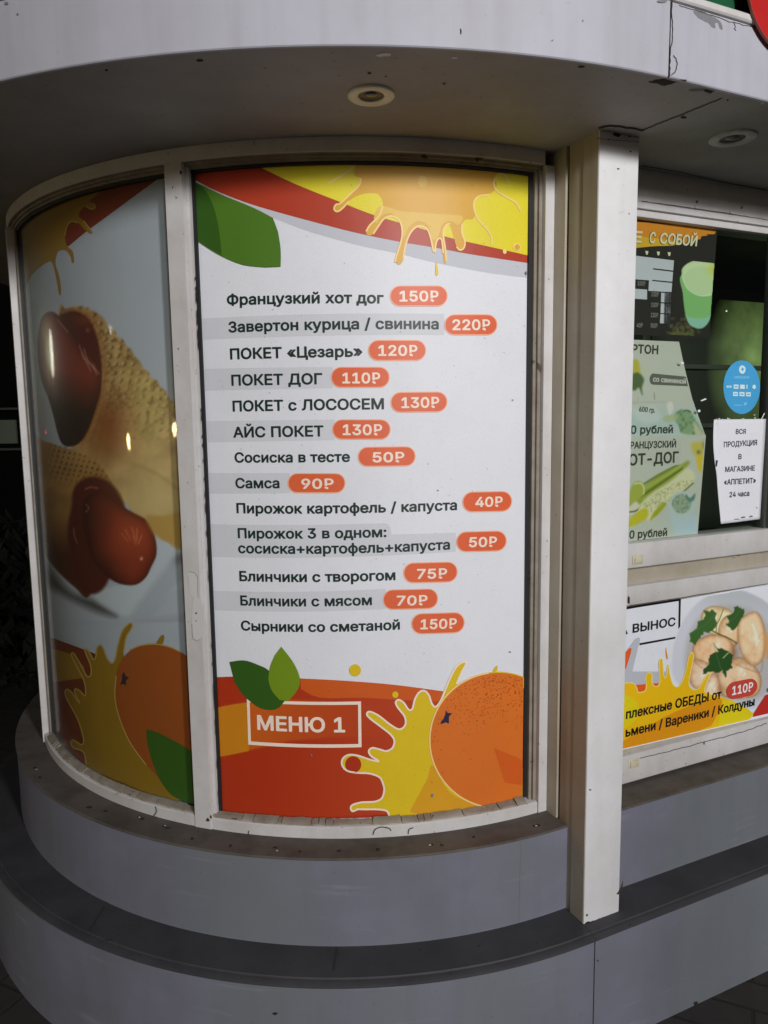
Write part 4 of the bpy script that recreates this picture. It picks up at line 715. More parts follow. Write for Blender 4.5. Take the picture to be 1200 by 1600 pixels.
strokes('cream_outline', MS, [smooth(l, 4) for l in ([(514, 287), (530, 277), (545, 268), (552, 260)], [(564, 279), (561, 290), (548, 303), (532, 318), (525, 320), (522, 327), (527, 331), (535, 326), (545, 315)],
    [(598, 322), (592, 338), (578, 352), (572, 362)], [(583, 366), (591, 354), (600, 342), (612, 338), (623, 344), (628, 358), (627, 375), (620, 398), (617, 410)], [(630, 405), (633, 385), (640, 366), (650, 355), (660, 354), (668, 360), (673, 374), (677, 394)],
    [(679, 395), (681, 380), (685, 373), (690, 376), (692, 396)], [(697, 408), (695, 386), (692, 364), (697, 352), (703, 350)], [(722, 350), (721, 363), (726, 378), (724, 388), (718, 391), (713, 386)],
    [(764, 305), (748, 307), (740, 316), (741, 330), (748, 345), (760, 358), (767, 370), (768, 383)], [(776, 277), (771, 285), (775, 298), (790, 308), (805, 317), (813, 330)], [(779, 273), (787, 274), (793, 280), (792, 286)])], 2.6, I_cream, menu, 6)
print_on('juice_dots', MS, [(0, [ellipse(807, 386, 6, 6)]), (0, [ellipse(788, 393, 3, 4)])], I_cream, menu, 6)
print_on('juice_dots', MS, [(0, [ellipse(807.5, 386.5, 4, 4.5)])], I_amber, menu, 7)
# leaf at the top left
lf_o = smooth([(303, 283), (327, 295), (355, 308), (380, 318), (405, 329), (427, 341)], 3) + smooth([(435, 363), (439, 390), (439, 417)], 3) + smooth([(415, 418), (380, 414), (348, 401), (324, 387), (307, 375)], 3)
print_on('leaf', MS, [(0, [lf_o])], I_green1, menu, 7)
print_on('leaf_shade', MS, [(0, [smooth([(303.5, 284), (318, 294), (330, 312), (338, 335), (343, 360), (346, 385), (347, 399)], 3) + [(324, 386), (307, 374)]])], I_green2, menu, 8)
# wave along the bottom
by = lambda x: (1268.5 + 5.5*(1-((x-500)/165.)**2) if x < 500 else 1274 - 29.5*((x-500)/317.)**2) + 5
wave = smooth([(left_edge(1058)-1, 1058), (385, 1057), (470, 1060), (545, 1064), (617, 1070), (692, 1080)], 4)
print_on('rust_wave', MS, [(0, [wave + [(720, 1120), (720, 1258)] + [(x, by(x)) for x in range(712, 345, -14)] + [(346, 1273)]])], I_rust, menu, 1)
print_on('rust_wave', MS, [(0, [smooth([(470, 1060), (545, 1064), (617, 1070), (692, 1080)], 4) + smooth([(688, 1096), (640, 1094), (565, 1090), (500, 1090), (470, 1076)], 3)])], I_rust2, menu, 2)
def paint_wave(X, Y):
    c = Canvas(X, Y, (158, 46, 18))
    m = c.poly([(330, 1107), (386, 1097), (440, 1092), (500, 1098), (620, 1120), (640, 1140), (620, 1154), (520, 1152), (450, 1158), (390, 1172), (330, 1186)], (192, 104, 26), 3, 0.0)
    m = np.clip(.5-sd_poly(X, Y, [(330, 1107), (386, 1097), (440, 1092), (520, 1096), (640, 1110), (640, 1150), (520, 1152), (450, 1158), (390, 1172), (330, 1186)])/4, 0, 1)
    c.lay((190, 100, 26), m*np.clip((600-X)/230., 0, 1)*.85); c.lay((176, 70, 28), np.clip((X-420)/260., 0, 1)*.6)
    return c
M_wave = painted_art('wave_print', .45)
painting('rust_blend', MS, [(334, 1066), (720, 1066), (334, 1278), (720, 1278)], 150, 90, paint_wave, M_wave, menu, 1.5, K, clip=[(342, 1064), (385, 1061), (470, 1064), (545, 1068), (617, 1074), (688, 1084), (716, 1120), (716, 1258), (600, 1272), (500, 1278), (347, 1272)])
print_on('amber_band', MS, [(0, [smooth([(left_edge(1105), 1105.5), (362, 1101), (388, 1097.5)], 3) + smooth([(389, 1173), (365, 1178), (left_edge(1181), 1182)], 3)])], I_rust3, menu, 3)
# title plate
tf = [(0, [[(386, 1092), (564, 1095.5), (565, 1167), (388.5, 1163)], [(390.5, 1097), (392.5, 1158), (560, 1162), (559.5, 1100.5)]])]
title = print_on('title_frame', MS, tf, I_pale, menu, 5)
letters('title_lettering', [('МЕНЮ 1', (402.5, 1140), (539.5, 1144), 23.5, 0)], MS, I_pale, title, 5)
print_on('leaf', MS, [(0, [smooth([(359, 1034), (382, 1031.5), (405, 1039), (421, 1048), (436, 1070), (446, 1094)], 4) + smooth([(437, 1105), (425, 1109), (405, 1105), (382, 1087), (367, 1065)], 4)])], I_green2, menu, 6)
print_on('leaf', MS, [(0, [smooth([(440, 1010), (457, 1032), (467, 1052), (469, 1067), (462, 1082), (450, 1095)], 4) + smooth([(437, 1093), (425, 1078), (420, 1060), (423, 1040), (430, 1023)], 4)])], I_lime, menu, 7)
# juice splash and the orange
spl = smooth([(608, 1276), (607, 1271), (603, 1266), (590, 1264), (570, 1264), (559, 1264), (551, 1267), (548, 1262), (551, 1257), (565, 1253), (585, 1252), (596, 1247), (600, 1236), (599, 1226), (593, 1214), (577, 1208), (559, 1207), (543, 1204), (535, 1196), (535, 1186), (544, 1179), (559, 1180), (577, 1186), (592, 1189), (580, 1181), (576, 1173), (582, 1168), (595, 1171), (604, 1173), (613, 1168), (616, 1157), (610, 1147), (595, 1135), (578, 1122), (573, 1115), (578, 1111.5), (592, 1118), (610, 1132), (624, 1139), (633, 1132), (632, 1119), (622, 1106), (618, 1097), (623, 1093), (631, 1098), (638, 1108), (644, 1107), (648, 1092), (655, 1081), (663, 1079), (670, 1086), (674, 1098), (680, 1104), (688, 1095), (695, 1078), (703, 1059), (713, 1041), (723, 1034), (728, 1036), (722, 1048), (713, 1068)], 4)
splash = print_on('juice_splash', MS, [(0, [spl + [(735, 1100), (770, 1160), (816.5, 1200), (816, 1248)] + [(x, by(x)+.3) for x in range(808, 607, -14)]])], I_juice, menu, 4)
print_on('juice_amber', MS, [(0, [smooth([(640, 1268), (655, 1240), (668, 1215), (676, 1195), (700, 1235), (735, 1254), (770, 1258), (816, 1238)], 4) + [(x, by(x)+.3) for x in range(808, 640, -14)]])], I_juice2, splash, 5)
strokes('cream_outline', MS, [spl], 2.8, I_pale, splash, 6)
print_on('splash_hole', MS, [(0, [ellipse(552, 1194, 12.5, 13)])], I_rust, splash, 6)
print_on('juice_dots', MS, [(0, [ellipse(555, 1047, 9, 9.5)]), (0, [ellipse(617.5, 1085, 4.8, 5)])], I_juice, menu, 6)
def clampx(pts): return [(min(x, right_edge(y)), y) for x, y in pts]
fruit_o = clampx(ellipse(778, 1156, 107, 106, 72))
fruit = print_on('orange_fruit', MS, [(0, [fruit_o])], I_orange, menu, 7)
print_on('fruit_shade', MS, [(0, [[(771, 1168), (808, 1183), (right_edge(1190), 1188), (right_edge(1226), 1226), (788, 1222)]])], I_orange2, fruit, 8)
strokes('cream_outline', MS, [ellipse(778, 1156, 107, 106, 60, 95, 262)], 2.4, I_cream, fruit, 8)
strokes('cream_outline', MS, [clampx(ellipse(778, 1156, 105, 106, 26, 262, 310))], 1.6, I_juice, fruit, 8)
fl = []
for _ in range(460):
    a = rnd.gauss(-95, 38); q = 1-abs(rnd.gauss(0, .34))
    if q < .3: continue
    x, y = 778+102*q*math.cos(R_(a)), 1156+102*q*math.sin(R_(a))
    if x < right_edge(y)-2: fl.append((0, [ellipse(x, y, rnd.uniform(.5, 1.25), rnd.uniform(.4, .9), 6, rot=rnd.uniform(0, 90))]))
print_on('fruit_flecks', MS, fl, I_fleck, fruit, 9)
star = [(696, 1109), (699, 1113), (706, 1114), (701, 1119), (701, 1130), (696, 1128), (688, 1131), (688, 1128), (693, 1121), (695, 1116)]
print_on('fruit_star', MS, [(0, [star])], I_navy, fruit, 9)
print_on('juice_spurt', MS, [(0, [smooth([(770, 1049), (773, 1042), (777, 1040), (776, 1048)], 3, True)])], I_juice, menu, 6)
# dust and small marks on the sheet
mk = [(0, [blob(rnd.uniform(350, 820), rnd.uniform(300, 1000), rnd.uniform(.35, .8), rnd.uniform(.35, .9), 6)]) for _ in range(40)] + [(0, [blob(796, 1018, 1.6, 1.2)]), (0, [blob(675, 1242, 2.4, 2.6)]), (0, [blob(487, 1179, 1.8, 1.8)]), (0, [blob(800, 625, 1.3, 1.3)]), (0, [blob(684, 766, 1.2, 1.2)]), (0, [blob(821, 427, 2, 3)])]
print_on('dirt_specks', MS, mk, M_bare, menu, 11)
# the fourteen lines and their price badges
LINES = [('Французкий хот дог', (355, 477.5), (599.5, 474.5), 17.6), ('Завертон курица / свинина', (357.5, 520), (685.5, 514.8), 17.4), ('ПОКЕТ «Цезарь»', (360, 562), (566.5, 557.6), 17.6),
    ('ПОКЕТ ДОГ', (362, 603), (504, 600.6), 17.6), ('ПОКЕТ с ЛОСОСЕМ', (364, 643.3), (600, 639.6), 17.4), ('АЙС ПОКЕТ', (365, 684), (506, 682), 17.2), ('Сосиска в тесте', (367, 723), (547, 721.8), 16.4),
    ('Самса', (368.3, 763), (437.2, 763), 16.4), ('Пирожок картофель / капуста', (370, 802), (714, 797), 16.4), ('Пирожок 3 в одном:', (372, 841), (604, 839.2), 16.2), ('сосиска+картофель+капуста', (372.5, 864.3), (703, 858.6), 16.2),
    ('Блинчики с творогом', (374.5, 908), (618, 906.4), 16.2), ('Блинчики с мясом', (376, 946), (581.3, 945.4), 16), ('Сырники со сметаной', (377, 985), (625, 983.6), 15.8)]
for l in LINES: letters('menu_line', [l + (0,)], MS, I_text, menu, 3)
BADGES = [(609, 446, 699.5, 479, 0, '150₽', 624, 685, 471.5, 17), (694, 491, 777, 524, 0, '220₽', 706.5, 765.5, 516.2, 17), (575, 531, 666, 564, 0, '120₽', 591, 652, 556.3, 17), (517, 573, 609, 606, 0, '110₽', 535, 594, 599.3, 17),
    (610, 612, 699, 644.5, 1, '130₽', 627, 686, 637.5, 17), (519, 655, 610.5, 687, 0, '130₽', 535.5, 597, 680, 17), (559, 697.5, 649.5, 729, 1, '50₽', 582, 631.5, 722.3, 16), (449.5, 739, 540, 770.5, 0, '90₽', 471, 521.5, 763.8, 16),
    (722, 767.5, 800, 800, 1.5, '40₽', 742, 784.5, 791.8, 15.8), (712.5, 829.5, 791.5, 862, 2, '50₽', 732, 775.5, 854.5, 15.8), (630, 878, 715, 910.5, 2, '75₽', 651, 698, 904, 15.8), (598, 920, 684.5, 952, 2, '70₽', 619.5, 667.5, 945.6, 15.6), (642.5, 957, 726, 990, 2.5, '150₽', 656.5, 713, 982.4, 15.8)]
for x0, y0, x1, y1, tl, s, a, b, yb, cap in BADGES:
    bd = print_on('price_badge', MS, [(0, [pill(x0+1.6, y0+1.6, x1-1.6, y1-1.6, tl)]), (1, [pill(x0, y0, x1, y1, tl), pill(x0+1.6, y0+1.6, x1-1.6, y1-1.6, tl)[::-1]])], [I_badge, I_badge_rim], menu, 4)
    w = tl/(x1-x0)*(b-a)/2
    letters('price_lettering', [(s, (a, yb+w), (b, yb-w), cap, 0)], MS, I_pale, bd, 5)

# ------------------------------------------------------------------ the hot dog poster behind the curved glass on the left
KL = 2.35
def inkL(n, c): return printed(n, srgb(c, KL), .5, .3)
HS = Cyl(1.150)
hot = tag(empty('hot_dog_poster', pos(1.15, ('a', -130)) + (.6,)), 'poster of two waffle-wrapped sausages above an orange, behind the left curved glass', 'poster')
J_white = inkL('photo_white', (128, 131, 139)); J_red = inkL('photo_red', (92, 36, 22)); J_amber = inkL('photo_amber', (112, 84, 26)); J_cream = inkL('photo_cream', (134, 110, 56))
J_juice = inkL('photo_juice', (106, 80, 20)); J_orange = inkL('photo_orange', (112, 56, 20)); J_green = inkL('photo_leaf', (40, 66, 18)); J_rust = inkL('photo_rust', (84, 38, 18)); J_navy = inkL('photo_star', (36, 30, 34))
bm = bmesh.new(); sweep(bm, [(1.1445, .597), (1.150, .597), (1.150, 2.1905), (1.1445, 2.1905)], arc(-149.2, -109.9, 1.0)); from_bm('sheet', bm, J_white, hot, 40)
tyl = lambda x: 264 + (255-x)*.10 + 92*max(0, (160-x)/130.)**2.2
print_on('red_swoosh', HS, [(0, [smooth([(256, 273), (211, 306), (169, 337), (135, 362), (107, 385)], 4) + [(90, 380), (100, 340), (140, 300)] + [(x, tyl(x)-6) for x in range(160, 257, 16)]])], J_red, hot, 1)
aml = smooth([(166, 284), (163, 293), (150, 306), (140, 314), (147, 318), (149, 324), (144, 327), (134, 322), (123, 336), (131, 345), (144, 362), (141, 365), (131, 357), (122, 348), (112, 346), (105, 354), (102, 368), (105, 384), (114, 393), (116, 408), (113, 411), (110, 400), (103, 391), (95, 391), (90, 395), (87, 412), (93, 432), (96, 456), (93, 461), (90, 445), (85, 420), (79, 408), (66, 415), (53, 426), (46, 437), (41, 452)], 4)
print_on('juice_drip', HS, [(0, [aml + [(32, 470), (24, 420), (20, 345), (44, 318), (80, 296), (120, 278)]])], J_amber, hot, 2)
strokes('cream_outline', HS, [smooth([(131, 345), (144, 362)], 3), smooth([(134, 322), (144, 327), (149, 324), (147, 318)], 3), smooth([(122, 348), (112, 346), (105, 354), (102, 368)], 3)], 2.0, J_cream, hot, 3)
# painted photograph of the two snacks
def paint_dogs(X, Y):
    c = Canvas(X, Y, (128, 131, 139)); n1 = fbm(X, Y, 26, 3); n2 = fbm(X, Y, 7, 9)
    c.lay((104, 112, 114), np.clip((85-X)/50, 0, 1)*.5)
    # napkin and shadow under the snacks
    c.poly([(60, 862), (80, 890), (110, 925), (150, 940), (182, 962), (150, 955), (100, 930), (62, 905)], (44, 42, 40), 7, .85)
    c.poly([(240, 838), (262, 846), (290, 862), (296, 905), (260, 930), (230, 958), (205, 962), (180, 958), (145, 930), (180, 915), (215, 905), (240, 880)], (146, 150, 157), 4, .75)
    c.poly([(290, 866), (268, 878), (230, 925), (206, 962), (235, 962), (262, 930), (292, 900)], (118, 122, 130), 6, .7)
    c.glow(283, 872, 14, 8, (74, 74, 76), .6, -25)
    c.poly([(225, 968), (292, 960), (292, 975), (215, 975)], (108, 106, 116), 5, .4)
    # upper wrap, waffle side
    n3 = fbm(X, Y, 13, 21); wafer = np.stack([(88+60*n1+22*n3)/255, (66+52*n1+18*n3)/255, (38+38*n1+12*n3)/255], -1); c.X = X+1.7*np.sin((X*.62+Y*.78)/3.3)*np.clip((X-140)/30, 0, 1)
    m = c.poly([(93, 493), (104, 484), (121, 479), (136, 481), (150, 488), (160, 496), (170, 510), (184, 524), (206, 550), (232, 584), (248, 600), (262, 618), (275, 634), (296, 650), (300, 850), (240, 830), (200, 790), (168, 752), (150, 740), (128, 722), (112, 700)], wafer, 2.2)
    c.X = X
    q = 4*n3+(X-120)*.62+(Y-480)*.78; p = 4*fbm(X, Y, 11, 31)+(X-120)*.78-(Y-480)*.62
    dim = np.clip(np.sin(q/2.6)*np.sin(p/3.3)*1.5-.32+n2*.4, 0, 1)
    c.lay((74, 54, 24), m*dim*np.clip(1.15-((Y-545)/150.)**2, .0, .9))
    bumps = np.clip(np.sin((q+2.2)/2.6)*np.sin((p+1.4)/3.3)*1.2-.3, 0, 1); c.lay((160, 138, 92), m*bumps*np.clip(1.1-((Y-560)/140.)**2, 0, .8))
    c.lay((150, 138, 84), m*np.exp(-((X-225)/45.)**2-((Y-640)/70.)**2)*.6)
    c.lay((96, 50, 20), m*np.exp(-((X-172)/36.)**2-((Y-664)/50.)**2)*.95); c.lay((70, 46, 22), m*np.clip((n2-.52)*4, 0, 1)*np.clip((700-Y)/60., 0, 1)*.45)
    c.lay((146, 126, 84), m*np.clip((Y-715)/70., 0, 1)*.75)
    c.lay((160, 142, 100), m*np.exp(-((X-245)/40.)**2-((Y-760)/70.)**2)*.5)
    c.line([(180, 720), (215, 728), (240, 738), (262, 752), (285, 770)], 3, (116, 98, 52), 4, .6)
    # its dark mouth and the sausage
    c.poly([(93, 492), (112, 484), (130, 490), (144, 506), (154, 535), (159, 570), (158, 605), (150, 640), (138, 672), (126, 690), (105, 690), (95, 640), (90, 560)], (60, 20, 15), 2.5)
    c.glow(132, 500, 16, 9, (96, 46, 26), .6)
    s1 = c.ball([(59, 545), (61, 515), (66, 496), (74, 488), (84, 488), (96, 498), (112, 520), (128, 545), (146, 560), (156, 580), (157, 610), (148, 640), (138, 668), (125, 690), (112, 697), (98, 694), (90, 675), (84, 650), (76, 622), (64, 590)], (94, 36, 26), (58, 20, 15), 20, 1.4)
    c.lay((30, 17, 13), s1*np.clip((Y-578-.25*(X-90))/60., 0, 1)*.95)
    c.line([(96, 488), (116, 483), (134, 489), (149, 505), (159, 535), (164, 572), (162, 608), (153, 643), (141, 676), (128, 694)], 5.5, (124, 84, 44), 2.2, .8); c.lay((70, 44, 22), np.clip(.5-np.abs(sd_line(X, Y, [(149, 505), (159, 535), (164, 572), (162, 608), (153, 643), (141, 676)])-1)/5, 0, 1)*np.clip(vnoise(X, Y, 4, 12)*2-1, 0, 1))
    c.lay((126, 96, 70), s1*np.exp(-((X-70)/10.)**2-((Y-515)/24.)**2)*.7)
    c.lay((150, 140, 105), s1*np.exp(-((X-76-(Y-550)*.08)/7.)**2-((Y-552)/36.)**2)*.85)
    c.lay((235, 225, 185), s1*np.exp(-((X-78-(Y-550)*.08)/3.4)**2-((Y-556)/26.)**2)*.9)
    for a, b in (((124, 540), (132, 562)), ((131, 545), (138, 568)), ((134, 560), (148, 578)), ((140, 566), (155, 584)), ((128, 552), (142, 580)), ((146, 570), (151, 586))): c.line([a, b], 1.6, (138, 96, 84), 1.0, .8)
    c.line([(90, 500), (100, 512), (106, 519)], 1.5, (140, 100, 80), 1, .8); c.glow(137, 516, 3, 3, (120, 66, 50), .8)
    # lower wrap
    w2 = np.stack([(92+40*n1)/255, (66+30*n1)/255, (34+16*n1)/255], -1)
    m2 = c.poly([(50, 690), (70, 690), (92, 697), (112, 703), (135, 713), (152, 724), (164, 738), (176, 756), (190, 775), (190, 800), (160, 850), (140, 930), (118, 918), (88, 890), (66, 858), (52, 820)], w2, 2)
    q2 = (X-60)*.5+(Y-690)*.86+3*n1; p2 = (X-60)*.86-(Y-690)*.5+3*n2; cells = np.clip(np.sin(q2/1.75)*np.sin(p2/2.0)*1.7-.25, 0, 1); ridg = np.clip(np.sin((q2+2.8)/1.75)*np.sin((p2+1.)/2.0)*1.4-.3, 0, 1); c.lay((128, 98, 60), m2*ridg*np.clip((760-Y)/40., 0, .7)*np.clip((X-62)/25., 0, 1))
    c.lay((58, 38, 18), m2*cells*np.clip((765-Y)/40., 0, .9)*np.clip((X-72)/20., 0, 1))
    c.lay((132, 102, 58), m2*np.exp(-((X-130)/40.)**2-((Y-716)/13.)**2)*.5)
    c.lay((48, 22, 12), m2*np.clip((Y-800)/70., 0, 1)*.9)
    c.poly([(112, 790), (114, 768), (124, 752), (142, 745), (160, 748), (175, 758), (187, 775), (196, 800), (190, 850), (165, 915), (140, 928), (120, 910), (108, 870), (106, 825)], (58, 20, 14), 3)
    s2 = c.ball([(130, 790), (140, 772), (158, 766), (172, 775), (190, 790), (212, 803), (228, 812), (238, 828), (244, 848), (244, 868), (236, 886), (228, 902), (214, 913), (196, 914), (178, 908), (160, 894), (144, 872), (132, 830)], (98, 34, 19), (58, 17, 10), 22, 1.4)
    c.lay((28, 12, 10), s2*np.clip(1-(X-128)/58., 0, 1)*.75); c.lay((34, 12, 9), s2*np.clip((Y-860)/60., 0, 1)*np.clip((205-X)/40., 0, 1))
    c.lay((128, 52, 28), s2*np.exp(-((X-207)/30.)**2-((Y-838)/28.)**2)*.8)
    for a, b in (((196, 828), (204, 844)), ((206, 824), (212, 842)), ((214, 826), (214, 846)), ((190, 834), (200, 846)), ((222, 836), (216, 850)), ((212, 850), (208, 838))): c.line([a, b], 1.5, (166, 100, 72), 1.1, .7)
    c.glow(221, 873, 2.2, 2.6, (190, 140, 116), .9); c.glow(192, 850, 20, 16, (104, 40, 22), .4)
    c.line([(133, 764), (144, 761), (152, 763)], 1.6, (150, 96, 74), 1, .7); c.line([(115, 826), (117, 840), (121, 848)], 2, (120, 80, 68), 1.4, .7); c.line([(134, 788), (139, 794), (134, 800)], 1.6, (140, 90, 74), 1, .6)
    # pale cone edge on the right
    c.poly([(228, 806), (255, 806), (300, 800), (300, 862), (270, 850), (242, 836)], (136, 106, 52), 3, .85)
    return c
M_photo = painted_art('photo_print', .5)
painting('snack_picture', HS, [(40, 470), (305, 470), (40, 975), (305, 975)], 270, 300, paint_dogs, M_photo, hot, 3, KL, clip=[(26, 472), (284, 472), (301, 973), (58, 973)], gamut=.92)
ob = lambda x: 1159 + 1.33*(x-85) - .0028*(x-85)**2
wl = smooth([(76, 994), (100, 1003), (130, 1014), (150, 1022), (170, 1035)], 4)
print_on('rust_wave', HS, [(0, [wl + [(180, 1100), (160, 1228), (130, 1198), (100, 1160), (86, 1130)]])], J_rust, hot, 4)
print_on('amber_band', HS, [(0, [smooth([(78, 1012), (100, 1018), (118, 1026), (132, 1042)], 3) + smooth([(136, 1058), (110, 1062), (84, 1066)], 3)])], J_amber, hot, 5)
sl_ = smooth([(136, 1200), (134, 1180), (128, 1172), (116, 1168), (112, 1160), (116, 1156), (128, 1163), (132, 1158), (129, 1142), (122, 1122), (108, 1096), (103, 1084), (105, 1077), (112, 1080), (122, 1094), (126, 1098), (118, 1082), (119, 1076), (126, 1079), (134, 1087), (135, 1076), (132, 1062), (122, 1042), (113, 1024), (116, 1020), (126, 1036), (137, 1056), (143, 1054), (143, 1040), (135, 1020), (134, 1014), (140, 1018), (147, 1030), (151, 1026), (153, 1012), (158, 1008), (163, 1014), (168, 1028), (175, 1036), (181, 1030), (186, 1006), (193, 985), (203, 974), (208, 976), (205, 984), (198, 996), (194, 1020)], 4)
spL = print_on('juice_splash', HS, [(0, [sl_ + [(196, 1040), (215, 1120), (250, 1190), (280, 1252), (262, 1246), (200, 1230), (160, 1217)]])], J_juice, hot, 6)
strokes('cream_outline', HS, [sl_], 2.0, J_cream, spL, 7)
frL = print_on('orange_fruit', HS, [(0, [[(x, y) for x, y in smooth([(181, 1065), (184, 1048), (192, 1030), (205, 1016), (222, 1008), (243, 1006), (265, 1010), (285, 1019), (297, 1030)], 4)] + [(300, 1080), (306, 1200), (308, 1256)] + smooth([(290, 1250), (262, 1228), (228, 1192), (205, 1160), (190, 1125), (182, 1092)], 4)])], J_orange, hot, 8)
strokes('cream_outline', HS, [smooth([(183, 1055), (181, 1090), (190, 1127), (206, 1162), (230, 1195)], 4), smooth([(205, 1015), (222, 1008), (243, 1006), (265, 1010), (285, 1019)], 4)], 1.8, J_cream, frL, 9)
print_on('fruit_star', HS, [(0, [[(195, 1049), (198, 1056), (203, 1058), (198, 1063), (199, 1071), (194, 1068), (189, 1070), (192, 1062), (192, 1055)]])], J_navy, frL, 9)
print_on('juice_spurt', HS, [(0, [smooth([(246, 1006), (249, 998), (254, 992), (258, 994), (255, 1006)], 3, True)])], J_juice, hot, 8)
print_on('juice_dots', HS, [(0, [smooth([(297, 948), (291, 951), (289, 960), (292, 970), (298, 975)], 3, True)])], J_juice, hot, 8)
print_on('leaf', HS, [(0, [smooth([(230, 1139), (246, 1143), (270, 1155), (290, 1166), (304, 1176)], 4) + [(309, 1256)] + smooth([(290, 1252), (268, 1240), (250, 1215), (238, 1185), (231, 1158)], 4)])], J_green, hot, 10)
bm = bmesh.new(); sweep(bm, [(1.1555, .594), (1.159, .594), (1.159, 2.19), (1.1555, 2.19)], arc(-149.4, -109.9, 1.0)); from_bm('curved_glass', bm, M_bayglass, wf, 30)

# ------------------------------------------------------------------ posters behind the service window's glass
def inkI(n, c, rough=.5):
    l = lin(c); return printed(n, (min(.9, l[0]*1.9), min(.9, l[1]*1.5), min(.9, l[2]*1.9), 1), rough, .3)
Q_black = inkI('board_black', (36, 37, 32)); Q_brush = inkI('brush_orange', (176, 120, 36)); Q_brush2 = inkI('brush_yellow', (178, 150, 40)); Q_cream = inkI('board_cream', (196, 190, 150)); Q_cell = inkI('cell_grey', (160, 174, 172))
Q_small = inkI('board_small_text', (110, 114, 104)); Q_bean = inkI('bean', (88, 96, 66)); Q_paper = inkI('poster_paper', (164, 176, 158)); Q_ink = inkI('poster_ink', (56, 62, 52)); Q_pill = inkI('pill_grey', (84, 92, 80)); Q_pale = inkI('pill_text', (176, 186, 170))
def plate(name, pts, r, th, mat, parent):
    s = Pla(r); uv = [s.uv(p) for p in pts]; bm = bmesh.new()
    a = [bm.verts.new(s.xyz(u, v, 0)) for u, v in uv]; b = [bm.verts.new(s.xyz(u, v, -th)) for u, v in uv]; n = len(a)
    bm.faces.new(a); bm.faces.new(b[::-1])
    for i in range(n): bm.faces.new((a[i], b[i], b[(i+1) % n], a[(i+1) % n]))
    return from_bm(name, bm, mat, parent)
def base(pts, r):
    s = Pla(r); q = s.uv(pts[0]); return s.xyz(q[0], min(s.uv(p)[1] for p in pts))
CS = Pla(1.1455)
pts = [(925, 338.5), (1121, 356), (1108, 529.5), (925, 519)]
cof = tag(empty('drinks_poster', base(pts, 1.1455)), 'black drinks price poster with a tall green cup, behind the service window glass', 'poster')
plate('sheet', pts, 1.1455, .0012, Q_black, cof)
print_on('brush_stroke', CS, [(0, [[(930, 341), (985, 346), (1040, 350), (1100, 355), (1117, 357), (1112, 360), (1119, 361), (1116, 366), (1103, 366), (1106, 368), (1096, 369), (1094, 374), (1086, 374), (1087, 376), (1075, 378), (1060, 383), (1030, 384), (1000, 387), (930, 384)]])], Q_brush, cof, 1)
print_on('brush_stroke', CS, [(0, [[(930, 366), (990, 368), (1020, 372), (1050, 376), (1062, 379), (1050, 384), (1015, 385), (990, 388), (930, 387)]])], Q_brush2, cof, 2)
letters('drinks_lettering', [('Е', (987, 379.5), (1000.5, 380.5), 19.5, .16), ('С', (1012.5, 380.5), (1021.5, 381.2), 19, .16), ('СОБОЙ', (1029, 381.5), (1087, 386), 18.5, .16)], CS, Q_black, cof, 3)
letters('drinks_lettering', [('Е', (988, 378.8), (1001.5, 379.8), 18.5, .16), ('С', (1013.5, 379.8), (1022.5, 380.6), 18, .16), ('СОБОЙ', (1030, 380.7), (1088, 385.2), 17.5, .16)], CS, Q_cream, cof, 4)
print_on('price_table', CS, [(0, [[(930, 394), (996.5, 400), (1053, 407), (1049, 456.5), (1013, 454.5), (1014, 438), (994, 436.5), (930, 432)]]), (0, [[(930, 447), (1011, 452.5), (1010.8, 468), (930, 463)]]), (0, [[(1033, 457.3), (1049, 458.5), (1048.4, 473.5), (1032.6, 472)]]), (0, [[(1032.4, 474), (1048.2, 475), (1047.5, 490), (1032, 489)]]), (0, [[(1031.8, 490.6), (1047.4, 491.6), (1046.4, 506), (1031, 505)]])], Q_cell, cof, 1)
print_on('table_rule', CS, [(0, [[(1020, 419), (1052.5, 423), (1052.3, 425), (1020, 421)]]), (0, [[(1019, 437.3), (1050.8, 440.3), (1050.6, 442.2), (1019, 439.2)]])], Q_black, cof, 2)
letters('drinks_price', [('100₽', (996, 446), (1008, 446.8), 7, 0), ('130₽', (1017.5, 463), (1029, 463.8), 7, 0), ('100₽', (1017, 479.5), (1028.5, 480.3), 7, 0), ('130₽', (1016.5, 495.5), (1028, 496.3), 7, 0), ('40₽', (994.5, 511.5), (1004, 512), 7, 0), ('50₽', (1016.5, 512), (1027, 512.6), 7, 0)], CS, Q_small, cof, 1)
print_on('cup_icons', CS, [(0, [[(x, y), (x+5, y+.4), (x+3.8, y+6), (x+1.4, y+5.8)]]) for x, y in ((1008, 392), (1026, 393), (1043, 394))], Q_cream, cof, 1)
cupx = lambda x: 980+x/5.4545
cup = lambda P: [(980+x/5.4545, 330+y/5.4545) for x, y in P]
